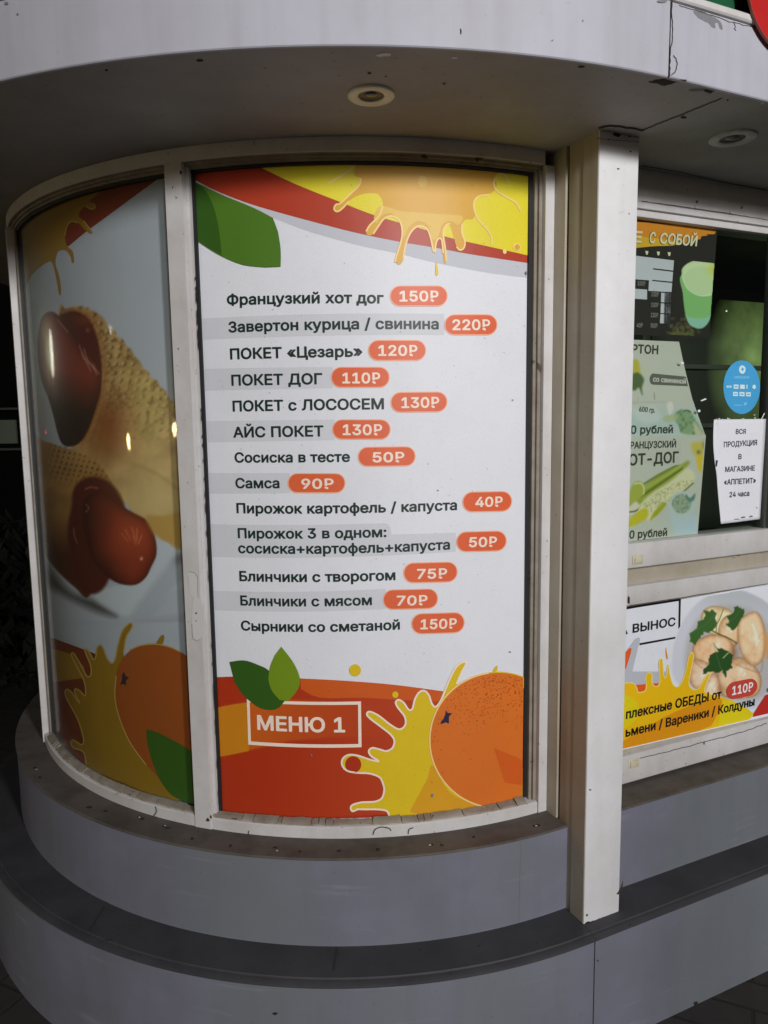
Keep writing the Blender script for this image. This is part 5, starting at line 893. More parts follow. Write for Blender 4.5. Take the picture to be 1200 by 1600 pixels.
def paint_cup(X, Y):
    c = Canvas(X, Y, (36, 37, 32)); n = fbm(X, Y, 9, 4)
    for i in range(70):
        r2 = random.Random(i); x, y = 980+r2.gauss(470, 60)/5.4545, 330+(1070-abs(r2.gauss(0, 62)))/5.4545
        if y > 516+(1045-x)*.25 or True: c.glow(x, y, 2.6, 1.7, (74+r2.randint(0, 40), 84+r2.randint(0, 34), 56), .85, r2.uniform(0, 180)); c.glow(x, y, .6, 1.6, (30, 30, 22), .7, r2.uniform(0, 180))
    c.poly(cup([(466, 540), (474, 700), (484, 800), (500, 890), (530, 960), (580, 992), (622, 998), (668, 975), (705, 915), (722, 840), (738, 560)]), (112, 168, 98), .9)
    m = c.poly(cup([(498, 880), (540, 905), (610, 915), (680, 905), (714, 880), (690, 950), (640, 996), (590, 994), (530, 965)]), (120, 172, 150), 1.5, .9)
    for x in range(478, 735, 15): c.line(cup([(x, 620), (x+(605-x)*.12, 900)]), .7, (94, 150, 84), .6, .45)
    c.poly(cup([(464, 520), (470, 488), (500, 455), (545, 430), (600, 417), (660, 420), (710, 434), (745, 456), (742, 560), (736, 700), (700, 722), (640, 724), (570, 702), (510, 655), (475, 590)]), (160, 190, 140), .8)
    c.poly(cup([(500, 470), (560, 440), (640, 432), (700, 448), (700, 480), (620, 470), (540, 490), (490, 540), (480, 520)]), (178, 200, 150), 1.2, .6)
    c.glow(*cup([(735, 500)])[0], 9, 9, (170, 184, 60), .8); c.line(cup([(466, 545), (505, 650), (575, 705), (650, 722), (735, 700)]), 1.2, (176, 204, 160), .6, .9)
    return c
M_cup = painted_art('cup_print')
class KI: pass
painting('cup_picture', CS, [(1040, 402), (1118, 408), (1112, 528), (1040, 524)], 120, 170, paint_cup, M_cup, cof, 1, np.array([1.9, 1.5, 1.9]), clip=[(1036, 456), (1052, 456), (1056, 404), (1116.4, 411), (1108, 527), (1036, 522)])

HB = Pla(1.143)
pts = [(925, 681), (986, 681), (1103, 679.5), (1090, 835), (983, 846), (925, 851)]
hdb = tag(empty('hot_dog_board', base(pts, 1.143)), 'pale board advertising a baguette hot dog, standing below the wrap board behind the service window', 'poster')
plate('sheet', pts, 1.143, .003, Q_paper, hdb)
letters('board_lettering', [('РАНЦУЗСКИЙ', (984.5, 701.3), (1056, 699.2), 11.3, 0), ('ОТ-ДОГ', (982, 727.8), (1060, 722.8), 18.5, 0), ('0 рублей', (983, 842), (1042, 837.6), 13, 0)], HB, Q_ink, hdb, 2)
def paint_board(X, Y):
    c = Canvas(X, Y, (164, 176, 158)); n = fbm(X, Y, 10, 2)
    c.lay((150, 176, 172), np.clip((Y-775)/50, 0, 1)*np.clip((X-1020)/50, 0, 1)*.7)
    q = lambda P: [(980+x/5, 540+y/5) for x, y in P]
    c.poly(q([(500, 770), (560, 750), (610, 770), (600, 850), (570, 880), (520, 850)]), (168, 164, 60), 3, .85); c.poly(q([(540, 880), (590, 860), (595, 970), (560, 980)]), (186, 170, 40), 2, .9)
    c.glow(*q([(558, 832)])[0], 3, 3, (70, 76, 60), .7); c.glow(*q([(600, 775)])[0], 3, 7, (90, 100, 96), .5)
    c.poly(q([(20, 1180), (110, 1120), (250, 1010), (420, 930), (470, 900), (480, 930), (330, 1060), (160, 1180), (110, 1240), (20, 1270)]), (126, 146, 56), 2)
    for k, col in ((0, (86, 108, 34)), (24, (150, 164, 78)), (46, (74, 96, 30)), (66, (140, 158, 70))): c.line(q([(60+k, 1130+k*1.1), (230+k, 1020+k), (400+k*.6, 930+k*.7)]), 3.4, col, 1.3, .8)
    c.poly(q([(10, 1160), (50, 1080), (100, 1060), (135, 1100), (125, 1170), (60, 1220), (10, 1240)]), (142, 158, 66), 2); c.line(q([(60, 1080), (105, 1075), (130, 1110), (128, 1160)]), 1.8, (190, 200, 140), .8)
    c.poly(q([(10, 1270), (60, 1220), (90, 1235), (95, 1270), (60, 1310), (10, 1320)]), (182, 190, 160), 2); c.line(q([(20, 1300), (70, 1290), (110, 1250)]), 2, (70, 76, 40), 1)
    c.poly(q([(90, 1260), (200, 1150), (330, 1070), (470, 960), (530, 1030), (470, 1110), (330, 1210), (210, 1350), (150, 1360), (110, 1320)]), (186, 192, 150), 2.4)
    m = np.clip(.5-sd_poly(X, Y, q([(120, 1240), (230, 1150), (400, 1060), (520, 1050), (420, 1140), (300, 1240), (200, 1330)]))/3, 0, 1)
    c.lay((140, 150, 92), m*np.clip(vnoise(X, Y, 2.4, 5)*2-.8, 0, 1)*.8)
    c.poly(q([(10, 1370), (80, 1300), (140, 1270), (165, 1300), (150, 1350), (90, 1390), (10, 1420)]), (168, 170, 44), 2); c.poly(q([(180, 1360), (210, 1300), (270, 1240), (300, 1225), (300, 1250), (240, 1320), (190, 1360)]), (136, 150, 36), 1.6)
    c.line(q([(430, 1150), (515, 1075)]), 2.4, (104, 114, 60), 1)
    c.poly(ellipse(980+425/5, 540+1255/5, 20, 24), (158, 180, 170), 1.5, .9, False); m = c.poly(ellipse(980+425/5, 540+1235/5, 15, 15), (128, 152, 124), 1.5, .9, False); c.lay((96, 122, 92), m*np.clip(vnoise(X, Y, 2.2, 8)*2-.9, 0, 1))
    c.poly(q([(460, 1160), (490, 1190), (530, 1155), (525, 1200), (500, 1220), (470, 1210)]), (80, 124, 104), 1.2)
    c.poly(q([(340, 1330), (420, 1370), (520, 1330), (560, 1380), (540, 1475), (400, 1480), (360, 1420)]), (152, 184, 190), 3, .5)
    return c
painting('hot_dog_picture', HB, [(983, 725), (1104, 681), (1092, 836), (983, 800)], 130, 160, paint_board, M_cup, hdb, 1, np.array([1.9, 1.5, 1.9]), clip=[(930, 729), (1062, 726), (1064, 690), (1101.6, 681), (1088.6, 833), (1046, 838), (1044, 822), (930, 826)])
WB = Pla(1.1375)
pts = [(925, 528), (1061, 534), (1070, 576), (1082, 624), (1092, 652), (1103, 683), (925, 690)]
wr = tag(empty('wrap_board', base(pts, 1.1375)), 'slanted pale board advertising a pork wrap, above the baguette board', 'poster')
plate('sheet', pts, 1.1375, .003, Q_paper, wr)
letters('board_lettering', [('РТОН', (987, 552), (1028, 553.6), 14.5, 0), ('600 гр.', (998, 643), (1023, 645.2), 8, 0), ('0 рублей', (985, 678.2), (1051, 677), 13.5, 0)], WB, Q_ink, wr, 3)
def paint_wrap(X, Y):
    c = Canvas(X, Y, (164, 176, 158)); q = lambda P: [(980+x/5, 540+y/5) for x, y in P]
    c.lay((150, 178, 168), np.clip((Y-630)/20, 0, 1)*.8)
    c.poly(q([(20, 130), (80, 110), (100, 180), (90, 230), (20, 240)]), (158, 160, 60), 2.5); c.poly(q([(10, 250), (80, 210), (130, 260), (115, 330), (118, 385), (90, 330), (60, 350), (10, 330)]), (74, 96, 56), 2)
    c.glow(*q([(140, 200)])[0], 2, 4, (170, 180, 90), .7)
    c.line(q([(210, 370), (215, 420)]), 1.2, (90, 100, 84), .7, .7); c.line(q([(90, 400), (70, 450), (20, 445), (300, 440)]), .9, (140, 156, 140), .6, .8)
    c.poly(q([(10, 460), (100, 500), (200, 470), (260, 560), (200, 600), (90, 590)]), (176, 190, 178), 4, .6)
    m = c.poly(q([(380, 520), (440, 500), (500, 520), (530, 570), (575, 640), (600, 690), (440, 690), (400, 620), (370, 570)]), (116, 148, 108), 2); c.lay((78, 112, 74), m*np.clip(vnoise(X, Y, 4, 3)*2-.8, 0, 1))
    c.poly(q([(520, 600), (560, 640), (600, 690), (530, 690)]), (170, 176, 140), 2, .8)
    c.line(q([(440, 515), (470, 505), (495, 520)]), 1.6, (60, 80, 56), .8)
    c.poly(q([(280, 570), (310, 545), (390, 545), (380, 580), (310, 600)]), (150, 166, 120), 2, .8)
    c.poly(q([(310, 460), (350, 440), (360, 500), (330, 540)]), (190, 196, 180), 1.6, .8)
    return c
painting('wrap_picture', WB, [(983, 556), (1103, 560), (1103, 683), (983, 683)], 120, 130, paint_wrap, M_cup, wr, 1, np.array([1.9, 1.5, 1.9]), clip=[(930, 556), (1064, 557), (1069, 576), (1081, 624), (1091, 652), (1102, 682), (930, 682)])
pill_o = [(1019, 583.5), (1016, 587), (1014.5, 591), (1015, 596), (1017, 600), (1020, 601), (1074.5, 603.5), (1071, 588.5)]
print_on('pork_pill', WB, [(0, [pill_o])], Q_pill, wr, 3)
letters('pill_lettering', [('со свининой', (1019.5, 596.3), (1071, 600), 8.5, 0)], WB, Q_pale, wr, 4)
M_glint = flat('painted_glint', (.85, .88, .85, 1), .15)  # pale patches: highlights on tape and glass drawn as colour

# ---- on the outside of the glass: sticker and paper notice
GS2 = Pla(1.1545)
def inkB(n, c, r=.45): return printed(n, srgb(c, 1.4), r, .35)
S_blue = inkB('sticker_blue', (66, 148, 196), .3); S_white = inkB('sticker_white', (190, 214, 222)); S_lt = inkB('sticker_pale_blue', (110, 176, 208))
el = ellipse(1159, 605, 28.6, 41.8, 48)
stk = tag(plate('payment_sticker', el, 1.1548, .0006, S_blue, None), 'round light-blue card payment sticker on the service window glass above the paper notice', 'sticker')
GSt = Pla(1.1548)
def rc(x, y, w, h): return [(x, y), (x+w, y+.2), (x+w, y+h+.2), (x, y+h)]
print_on('sticker_emblem', GSt, [(0, [ellipse(1159.5, 577.5, 5.2, 6.6, 20), ellipse(1159.8, 577, 1.6, 2.6, 12)[::-1]])], S_white, stk, 2)
print_on('sticker_marks', GSt, [(0, [rc(1147+i*2.4, 587.5, 1.7, 4)]) for i in range(10)] + [(0, [rc(1147+i*3, 632, 2.2, 2.2)]) for i in range(4)] + [(0, [smooth([(1161, 633), (1163, 629), (1167, 629), (1165, 633)], 3, True)])], S_lt, stk, 2)
print_on('card_marks', GSt, [(0, [rc(x, y, w, h)]) for x, y, w, h in ((1135, 602.5, 2, 3.2), (1137.8, 602.5, 2, 3.2), (1140.6, 602.5, 2, 3.2), (1146, 600.8, 7.6, 6.6), (1156, 601, 7.4, 6.6), (1166, 601, 1.6, 6.4), (1145, 612.3, 7.6, 6.4), (1155, 612.5, 8, 6.4), (1165.4, 612.8, 7.4, 6.4))] + [(0, [ellipse(1178, 604.5, 2.8, 3.4, 14)])], S_white, stk, 2)
print_on('card_lettering', GSt, [(0, [rc(x, y, 4.6, 1.6)]) for x, y in ((1147.5, 603.4), (1146.5, 614.8), (1156.6, 615), (1166.8, 615.2))], S_blue, stk, 3)
N_paper = inkB('notice_paper', (204, 205, 214), .6); N_ink = inkB('notice_ink', (48, 50, 60), .6)
# the sheet is slightly creased: a grid with small waves, taped along the top
nu_, nv_ = 16, 30
TL, TR, BR, BL = (1115, 655.5), (1196.5, 654.5), (1187.2, 811), (1125.5, 818.5)
bm = bmesh.new(); gv = []
def note_px(a, b):
    l = np.array(TL)*(1-b)+np.array(BL)*b; r = np.array(TR)*(1-b)+np.array(BR)*b
    l = l - np.array([2.6*math.sin(math.pi*min(1, b*1.9))*(b < .53), 0]) - np.array([1.5*math.sin(math.pi*b), 0]); return tuple(l*(1-a)+r*a)
def note_off(a, b): return .0010 + .0004*math.sin(2.5*a+3.0*b) + .0075*max(0, b-.70)*max(0, 1-abs(a-.30-.45*(b-.80))/.22) + .012*max(0, b-.72)*max(0, .35-a)
for j in range(nv_+1):
    row = []
    for i in range(nu_+1):
        a, b = i/nu_, j/nv_; u, v = GS2.uv(note_px(a, b)); row.append(bm.verts.new(GS2.xyz(u, v, note_off(a, b))))
    gv.append(row)
for j in range(nv_):
    for i in range(nu_): bm.faces.new((gv[j][i], gv[j+1][i], gv[j+1][i+1], gv[j][i+1]))
note = tag(from_bm('paper_notice', bm, N_paper, None, 60), 'white printed paper notice taped to the service window glass under the blue sticker', 'notice')
sd = note.modifiers.new('thickness', 'SOLIDIFY'); sd.thickness = .0003; sd.offset = -1
letters('notice_lettering', [('ВСЯ', (1148.6, 678.2), (1164.2, 678.2), 8, 0), ('ПРОДУКЦИЯ', (1130, 699.2), (1182, 695.6), 9, 0), ('В', (1152.6, 717.8), (1157.8, 717.6), 8.5, 0), ('МАГАЗИНЕ', (1132, 737.8), (1178.6, 735.4), 8.6, 0), ('«АППЕТИТ»', (1130.2, 757.8), (1180.2, 754.8), 8.8, 0), ('24 часа', (1138.6, 777.2), (1170, 774.8), 8.6, 0)], GS2, N_ink, note, 1, off=.0019)
print_on('torn_mark', GS2, [(0, [[(1117.5, 719), (1121, 719), (1119.5, 729), (1117, 729)]])], N_ink, note, 1, off=.0019)
print_on('smudges', GS2, [(0, [blob(1160, 808, 4, 1.4)]), (0, [blob(1172, 806.5, 2.5, 1.6)]), (0, [blob(1150, 811, 5, .8)]), (0, [blob(1181, 793, .8, 1.2)])], M_bare, note, 1, off=.0042)
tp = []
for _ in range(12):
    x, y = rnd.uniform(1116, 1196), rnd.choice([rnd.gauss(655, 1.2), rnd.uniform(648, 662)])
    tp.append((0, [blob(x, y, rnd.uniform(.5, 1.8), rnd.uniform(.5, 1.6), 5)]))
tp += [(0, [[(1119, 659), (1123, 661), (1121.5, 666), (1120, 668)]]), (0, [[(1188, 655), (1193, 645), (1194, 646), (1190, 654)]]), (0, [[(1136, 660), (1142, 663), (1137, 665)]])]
print_on('glint_patches', GS2, tp, M_glint, note, 1, off=.0024)
print_on('glint_patches', Pla(1.1545), [(0, [[(1094, 626), (1102, 622), (1104, 624), (1096, 627)]]), (0, [blob(1092, 642, 2.5, 2.2)]), (0, [blob(1066, 567, 2.5, 2)]), (0, [blob(1135, 486, 1.6, 1.6)])], M_glint, sw, 1, off=.0006)  # bright glints on the pane, drawn as pale flecks

# ------------------------------------------------------------------ the takeaway banner in the lower panel
BS = Pla(1.1685)
pts = [(925, 962), (1212, 910.5), (1212, 1116), (925, 1183)]
ban = tag(empty('takeaway_banner', base(pts, 1.1685)), 'wide banner with dumplings and parsley on a plate, in the panel under the service window', 'banner')
plate('sheet', pts, 1.1685, .0035, inkB('banner_white', (200, 203, 212)), ban)
B_black = inkB('banner_black', (16, 17, 20)); B_y = inkB('banner_yellow', (214, 168, 16)); B_y2 = inkB('banner_lemon', (200, 184, 20)); B_o = inkB('banner_orange', (198, 132, 16)); B_red = inkB('banner_red', (206, 84, 30)); B_red2 = inkB('banner_dark_red', (168, 40, 34)); B_grey = inkB('banner_grey', (166, 170, 178)); B_bd = inkB('banner_badge', (176, 62, 50)); B_cr = inkB('banner_cream', (226, 196, 110)); B_w = inkB('banner_lettering_white', (216, 214, 214))
b8 = lambda P: [(970+x/5, 900+y/5) for x, y in P]
print_on('takeaway_frame', BS, [(0, [b8([(0, 249), (468, 176), (468, 192), (0, 266)])]), (0, [b8([(452, 190), (468, 188), (463, 395), (447, 415)])]), (0, [b8([(145, 525), (425, 474), (425, 489), (145, 541)])])], B_black, ban, 2)
letters('takeaway_lettering', [('А', (966, 993), (980.6, 990.5), 14, 0), ('ВЫНОС', (988, 989.2), (1055, 977.6), 14.2, 0)], BS, B_black, ban, 2)
def paint_plate(X, Y):
    c = Canvas(X, Y, (200, 203, 212)); n = fbm(X, Y, 14, 1)
    m = c.poly(b8([(400, 640), (430, 480), (520, 300), (640, 180), (780, 115), (900, 105), (1020, 140), (1140, 210), (1250, 340), (1280, 600), (1240, 850), (1120, 1010), (900, 1040), (640, 960), (470, 860), (405, 760)]), (184, 187, 196), 2.2)
    c.lay((158, 164, 166), m*np.clip((1000-Y)/70., 0, 1)*np.clip((X-1075)/50, 0, 1)*.8)
    c.poly(b8([(500, 620), (540, 440), (640, 300), (790, 230), (960, 240), (1100, 320), (1200, 500), (1190, 800), (1080, 960), (800, 960), (600, 880), (510, 760)]), (150, 146, 140), 5, .6)
    pe = (212, 186, 150)
    def dump(P, col=pe, hl=None, rim=True):
        mm = c.ball(b8(P), (col[0]+12, col[1]+14, col[2]+18), (col[0]*.72, col[1]*.64, col[2]*.54), 9, 1.0)
        n5 = fbm(X, Y, 5, len(P)); c.lay((col[0]*.78, col[1]*.70, col[2]*.58), mm*np.clip(n*1.5-.72, 0, 1)*.8); c.lay((236, 216, 188), mm*np.clip(n5*2.2-1.25, 0, 1)*.5)
        if hl: c.glow(*b8([hl])[0], 4, 7, (236, 220, 198), .75, 25); c.glow(b8([hl])[0][0]+5, b8([hl])[0][1]+6, 1.5, 3, (246, 238, 226), .7, 30)
    dump([(630, 300), (690, 240), (790, 240), (880, 290), (900, 380), (860, 440), (760, 470), (650, 420)], (206, 190, 146), (720, 300))
    dump([(760, 430), (800, 330), (870, 300), (930, 340), (930, 480), (880, 560), (800, 540)], (200, 168, 124), (840, 400))
    dump([(560, 560), (600, 500), (700, 460), (820, 470), (880, 540), (880, 640), (800, 700), (660, 700), (580, 650)], (204, 166, 122), (760, 540))
    dump([(530, 740), (560, 660), (640, 660), (720, 720), (760, 800), (720, 880), (620, 890), (550, 850)], (205, 172, 138), (640, 770))
    dump([(760, 760), (860, 650), (960, 640), (1060, 720), (1100, 820), (1060, 930), (900, 960), (780, 920)], (200, 168, 130), (940, 740))
    dump([(640, 900), (680, 800), (730, 760), (770, 820), (780, 920), (740, 960), (660, 950)], (212, 180, 150), (710, 850))
    dump([(910, 420), (930, 340), (1000, 290), (1060, 280), (1100, 330), (1130, 440), (1130, 580), (1090, 680), (1020, 700), (960, 640), (920, 540)], (208, 176, 134), (1050, 480))
    c.line(b8([(1030, 380), (1060, 470), (1060, 540)]), 3, (236, 222, 202), 1.6, .8); c.line(b8([(1000, 420), (1010, 500)]), 1.4, (226, 204, 176), 1, .7)
    c.poly(b8([(1120, 450), (1160, 480), (1170, 620), (1130, 640)]), (190, 140, 84), 2.5, .8)
    c.line(b8([(900, 690), (1000, 730), (1090, 750), (1110, 660)]), 1.4, (150, 110, 72), 1.5, .7); c.line(b8([(560, 650), (640, 720), (760, 720)]), 1.4, (150, 112, 76), 1.5, .6)
    c.glow(*b8([(880, 600)])[0], 7, 12, (120, 84, 48), .6); c.glow(*b8([(780, 880)])[0], 6, 10, (140, 100, 64), .5)
    # parsley
    gr = (38, 70, 32)
    for P, col in (([(535, 450), (570, 430), (600, 400), (600, 355), (650, 345), (655, 300), (650, 265), (690, 275), (720, 262), (745, 290), (735, 330), (755, 370), (735, 410), (700, 440), (650, 440), (620, 480), (580, 535), (550, 520), (540, 500)], (56, 92, 42)), ([(820, 370), (850, 370), (830, 310), (880, 290), (890, 250), (910, 232), (940, 250), (970, 265), (960, 300), (940, 330), (920, 380), (880, 430), (840, 400)], (48, 82, 38)),
                   ([(725, 525), (750, 560), (800, 570), (840, 590), (870, 620), (865, 680), (870, 720), (830, 740), (825, 800), (800, 770), (795, 730), (760, 760), (700, 745), (640, 770), (650, 730), (690, 690), (680, 650), (710, 610), (760, 590)], gr)):
        o = []
        for i, (x, y) in enumerate(jag(P+P[:1], 7, 3)): o.append((x, y))
        c.poly(b8(o), col, .9, 1, False); c.line(b8([P[0], (sum(p[0] for p in P)/len(P), sum(p[1] for p in P)/len(P)), P[len(P)//2]]), .8, (80, 116, 62), .6, .7)
    c.line(b8([(700, 420), (780, 460), (850, 490), (905, 525)]), 1.8, (70, 70, 34), .8); c.line(b8([(800, 260), (775, 330), (750, 380), (745, 440)]), 1.2, (86, 96, 50), .7); c.line(b8([(800, 640), (840, 600)]), 1.6, (150, 170, 120), .8)
    return c
painting('plate_picture', BS, [(1040, 915), (1212, 912), (1212, 1110), (1040, 1115)], 220, 240, paint_plate, painted_art('plate_print'), ban, 1, 1.4, clip=[(1046, 960), (1066, 938), (1211, 913), (1211, 1113), (1046, 1108)])
print_on('grey_swoosh', BS, [(0, [b8([(0, 640), (60, 560), (110, 490), (140, 478), (150, 490), (95, 720), (90, 745), (350, 745), (350, 850), (0, 850)])])], B_grey, ban, 2)
print_on('red_stripe', BS, [(0, [b8([(0, 640), (60, 565), (82, 562), (80, 590), (40, 720), (0, 760)])]), (0, [b8([(110, 850), (330, 832), (330, 905), (110, 910)])])], B_red, ban, 3)
ys = smooth(b8([(0, 838), (60, 832), (95, 838), (120, 870), (130, 905), (165, 905), (190, 890), (196, 850), (192, 800), (200, 765), (222, 755), (242, 770), (240, 810), (250, 850), (275, 862), (298, 840), (300, 760), (296, 680), (305, 648), (320, 650), (325, 690), (330, 770), (342, 795), (355, 770), (362, 700), (370, 702), (378, 760), (400, 840), (430, 865), (465, 845), (500, 760), (525, 640), (545, 600), (562, 605), (560, 660), (535, 780), (530, 850), (560, 885), (600, 880), (640, 820), (680, 765), (695, 768), (660, 850), (650, 900), (690, 920), (740, 930)]), 3)
print_on('juice_splash', BS, [(0, [ys + b8([(860, 970), (980, 1030), (1040, 1080)]) + [(1170, 1124), (925, 1181), (925, 1070)]])], B_y, ban, 4)
strokes('cream_outline', BS, [ys], 1.6, B_cr, ban, 5)
print_on('lemon_patch', BS, [(0, [smooth(b8([(0, 900), (50, 930), (110, 970), (140, 1030), (120, 1110), (60, 1170), (0, 1200)]), 3)]), (0, [b8([(790, 975), (860, 970), (980, 1030), (1040, 1078)]) + [(1168, 1124), (1120, 1135)]])], B_y2, ban, 5)
print_on('amber_patch', BS, [(0, [smooth(b8([(180, 1190), (420, 1060), (700, 960), (790, 980), (730, 1120), (700, 1170)]), 3) + [(1090, 1142), (940, 1177)]])], B_o, ban, 5)
print_on('juice_drop', BS, [(0, [smooth(b8([(350, 555), (358, 600), (365, 640), (358, 650), (348, 610)]), 3, True)])], B_o, ban, 4)
print_on('red_corner', BS, [(0, [b8([(1030, 1078), (1125, 930), (1150, 922), (1210, 915)]) + [(1211, 1112), (1176, 1120)]])], B_red2, ban, 5)
letters('meal_line', [('плексные ОБЕДЫ от', (977, 1123.5), (1126, 1091), 15.5, 0)], BS, B_black, ban, 7)
letters('meal_line', [('ьмени / Вареники / Колдуны', (976.5, 1151.6), (1178, 1102), 15, 0)], BS, B_black, ban, 7)
cx_, cy_ = 1158, 1076
pb = [((x), y) for x, y in pill(1134, 1062.5, 1182.5, 1089.5, 9.5)]
bdg = print_on('price_badge', BS, [(0, [pb])], B_bd, ban, 7)
letters('price_lettering', [('110₽', (1142.5, 1086.2), (1175, 1079), 14, 0)], BS, B_w, bdg, 8)
print_on('green_dot', BS, [(0, [ellipse(1201, 1078, 4, 4)])], inkB('banner_green', (40, 120, 80)), ban, 7)

# ------------------------------------------------------------------ downlights sunk in the soffit
M_ring = worn('yellowed_ring', (.88, .82, .62, 1), (.74, .60, .28, 1), .7, .4, 22, .4, .1)
M_can = flat('dark_lamp_can', (.035, .03, .022, 1), .4); M_bulb = flat('dead_bulb_glass', (.10, .09, .07, 1), .15)
def downlight(cx, cy, label, R=.047, ring=M_ring):
    t = tag(empty('downlight', (cx, cy, Z_SOF)), label, 'downlight', 'round downlights in the soffit')
    bm = bmesh.new(); lathe(bm, [(R, Z_SOF+.001), (R, Z_SOF-.0025), (R*.95, Z_SOF-.0048), (R*.64, Z_SOF-.0052), (R*.55, Z_SOF-.0035), (R*.51, Z_SOF+.004)], cx, cy, 48); from_bm('trim_ring', bm, ring, t, 50)
    bm = bmesh.new(); lathe(bm, [(R*.505, Z_SOF-.0005), (R*.49, Z_SOF-.0012), (R*.40, Z_SOF-.0006), (R*.1, Z_SOF-.0003)], cx, cy, 36, closed=False); from_bm('reflector', bm, M_can, t, 60)
    bm = bmesh.new(); lathe(bm, [(R*.30, Z_SOF-.0004), (R*.26, Z_SOF-.0028), (R*.14, Z_SOF-.0042), (R*.02, Z_SOF-.0046)], cx, cy, 28, closed=False); from_bm('bulb', bm, M_bulb, t, 60)
    return t
downlight(-.0136, 1.555, 'unlit round downlight with yellowed ring, over the menu poster')
downlight(.815, 1.811, 'unlit round downlight with grey ring, right of the white pillar', .052, worn('grey_ring', (.55, .56, .53, 1), (.22, .22, .2, 1), .8, .4, 22, .6, .1))

# ------------------------------------------------------------------ signs above the canopy
M_sgreen = worn('sign_green', (.015, .11, .048, 1), (.010, .07, .03, 1), .5, .4, 5, .2, .05); M_sred = worn('sign_red', (.50, .022, .02, 1), (.34, .015, .015, 1), .5, .35, 4, .2, .05); M_sedge = flat('sign_edge', (.30, .08, .06, 1), .5)
bm = bmesh.new(); box_sd(bm, -.42, .134, 1.555, 1.578, 2.3872, 2.95, .004); gs = tag(from_bm('green_sign', bm, M_sgreen, None, 35), 'dark green sign board standing on the canopy left of the red disc', 'sign')
bm = bmesh.new(); box_sd(bm, .1365, .185, 1.552, 1.574, 2.3872, 2.95, .003); from_bm('sign_post', bm, M_black, gs, 35)
bm = bmesh.new(); box_sd(bm, -.424, .1355, 1.5505, 1.5535, 2.3872, 2.954, 0); from_bm('sign_back', bm, M_black, gs)
RS = Pla(1.614); e3 = [RS.uv(p) for p in ((1171, 0), (1180.5, 31), (1199, 63))]
(x1, y1), (x2, y2), (x3, y3) = e3; dd = 2*(x1*(y2-y3)+x2*(y3-y1)+x3*(y1-y2))
u = ((x1*x1+y1*y1)*(y2-y3)+(x2*x2+y2*y2)*(y3-y1)+(x3*x3+y3*y3)*(y1-y2))/dd; v = ((x1*x1+y1*y1)*(x3-x2)+(x2*x2+y2*y2)*(x1-x3)+(x3*x3+y3*y3)*(x2-x1))/dd
Rr_ = math.hypot(u-x1, v-y1); print('round sign', u, v, Rr_)
rs = empty('round_sign', RS.xyz(u, v-Rr_)); tag(rs, 'big round red sign disc at the edge of the canopy, right of the green sign', 'sign')
def disc(name, r0, th, rad, mat, par, hole=0):
    bm = bmesh.new(); n = 72; s = Pla(r0)
    def ringv(R, o): return [bm.verts.new(s.xyz(u+R*math.cos(2*math.pi*i/n), v+R*math.sin(2*math.pi*i/n), o)) for i in range(n)]
    if hole:
        a, b, c, d = ringv(rad, 0), ringv(rad, -th), ringv(hole, -th), ringv(hole, 0)
        for x, y in ((a, b), (b, c), (c, d), (d, a)):
            for i in range(n): bm.faces.new((x[i], x[(i+1) % n], y[(i+1) % n], y[i]))
    else:
        a, b = ringv(rad, 0), ringv(rad, -th); bm.faces.new(a); bm.faces.new(b[::-1])
        for i in range(n): bm.faces.new((a[i], b[i], b[(i+1) % n], a[(i+1) % n]))
    return from_bm(name, bm, mat, par, 35)
disc('sign_face', 1.6145, .004, Rr_-.0012, M_sred, rs); disc('sign_rim', 1.615, .0055, Rr_, M_sedge, rs, Rr_-.001)
bm = bmesh.new(); box_sd(bm, u-.02, u+.02, 1.579, 1.609, v-.02, v+.02, .002); from_bm('bracket', bm, M_black, rs, 35)
# ------------------------------------------------------------------ pavement, dark surroundings, the lamps mirrored in the curved glass
def paving():
    m, nt, b = newmat('dark_paving'); L = nt.links
    tc = nt.nodes.new('ShaderNodeTexCoord').outputs['Object']
    mp = nt.nodes.new('ShaderNodeMapping'); mp.inputs['Rotation'].default_value = (0, 0, R_(25)); L.new(tc, mp.inputs[0])
    br = nt.nodes.new('ShaderNodeTexBrick'); br.inputs['Scale'].default_value = 1; br.inputs['Brick Width'].default_value = .22; br.inputs['Row Height'].default_value = .11; br.inputs['Mortar Size'].default_value = .006; br.inputs['Mortar Smooth'].default_value = .3
    br.inputs['Color1'].default_value = (.05, .038, .035, 1); br.inputs['Color2'].default_value = (.028, .027, .026, 1); br.inputs['Mortar'].default_value = (.012, .012, .011, 1); L.new(mp.outputs[0], br.inputs['Vector'])
    n = nt.nodes.new('ShaderNodeTexNoise'); n.inputs['Scale'].default_value = 18; n.inputs['Detail'].default_value = 6; L.new(tc, n.inputs['Vector'])
    c = mixc(nt, n.outputs['Fac'], br.outputs['Color'], (.02, .019, .018, 1)); L.new(c, b.inputs['Base Color']); b.inputs['Roughness'].default_value = .85
    bp = nt.nodes.new('ShaderNodeBump'); bp.inputs['Strength'].default_value = .8; bp.inputs['Distance'].default_value = .01
    ad = nt.nodes.new('ShaderNodeMath'); ad.operation = 'SUBTRACT'; mu_ = nt.nodes.new('ShaderNodeMath'); mu_.operation = 'MULTIPLY'; L.new(n.outputs['Fac'], mu_.inputs[0]); mu_.inputs[1].default_value = .35
    L.new(mu_.outputs[0], ad.inputs[0]); L.new(br.outputs['Fac'], ad.inputs[1]); L.new(ad.outputs[0], bp.inputs['Height']); L.new(bp.outputs[0], b.inputs['Normal']); return m
bm = bmesh.new(); s_ = 900; bm.faces.new([bm.verts.new(p) for p in ((-s_, -s_, 0), (s_, -s_, 0), (s_, s_, 0), (-s_, s_, 0))])
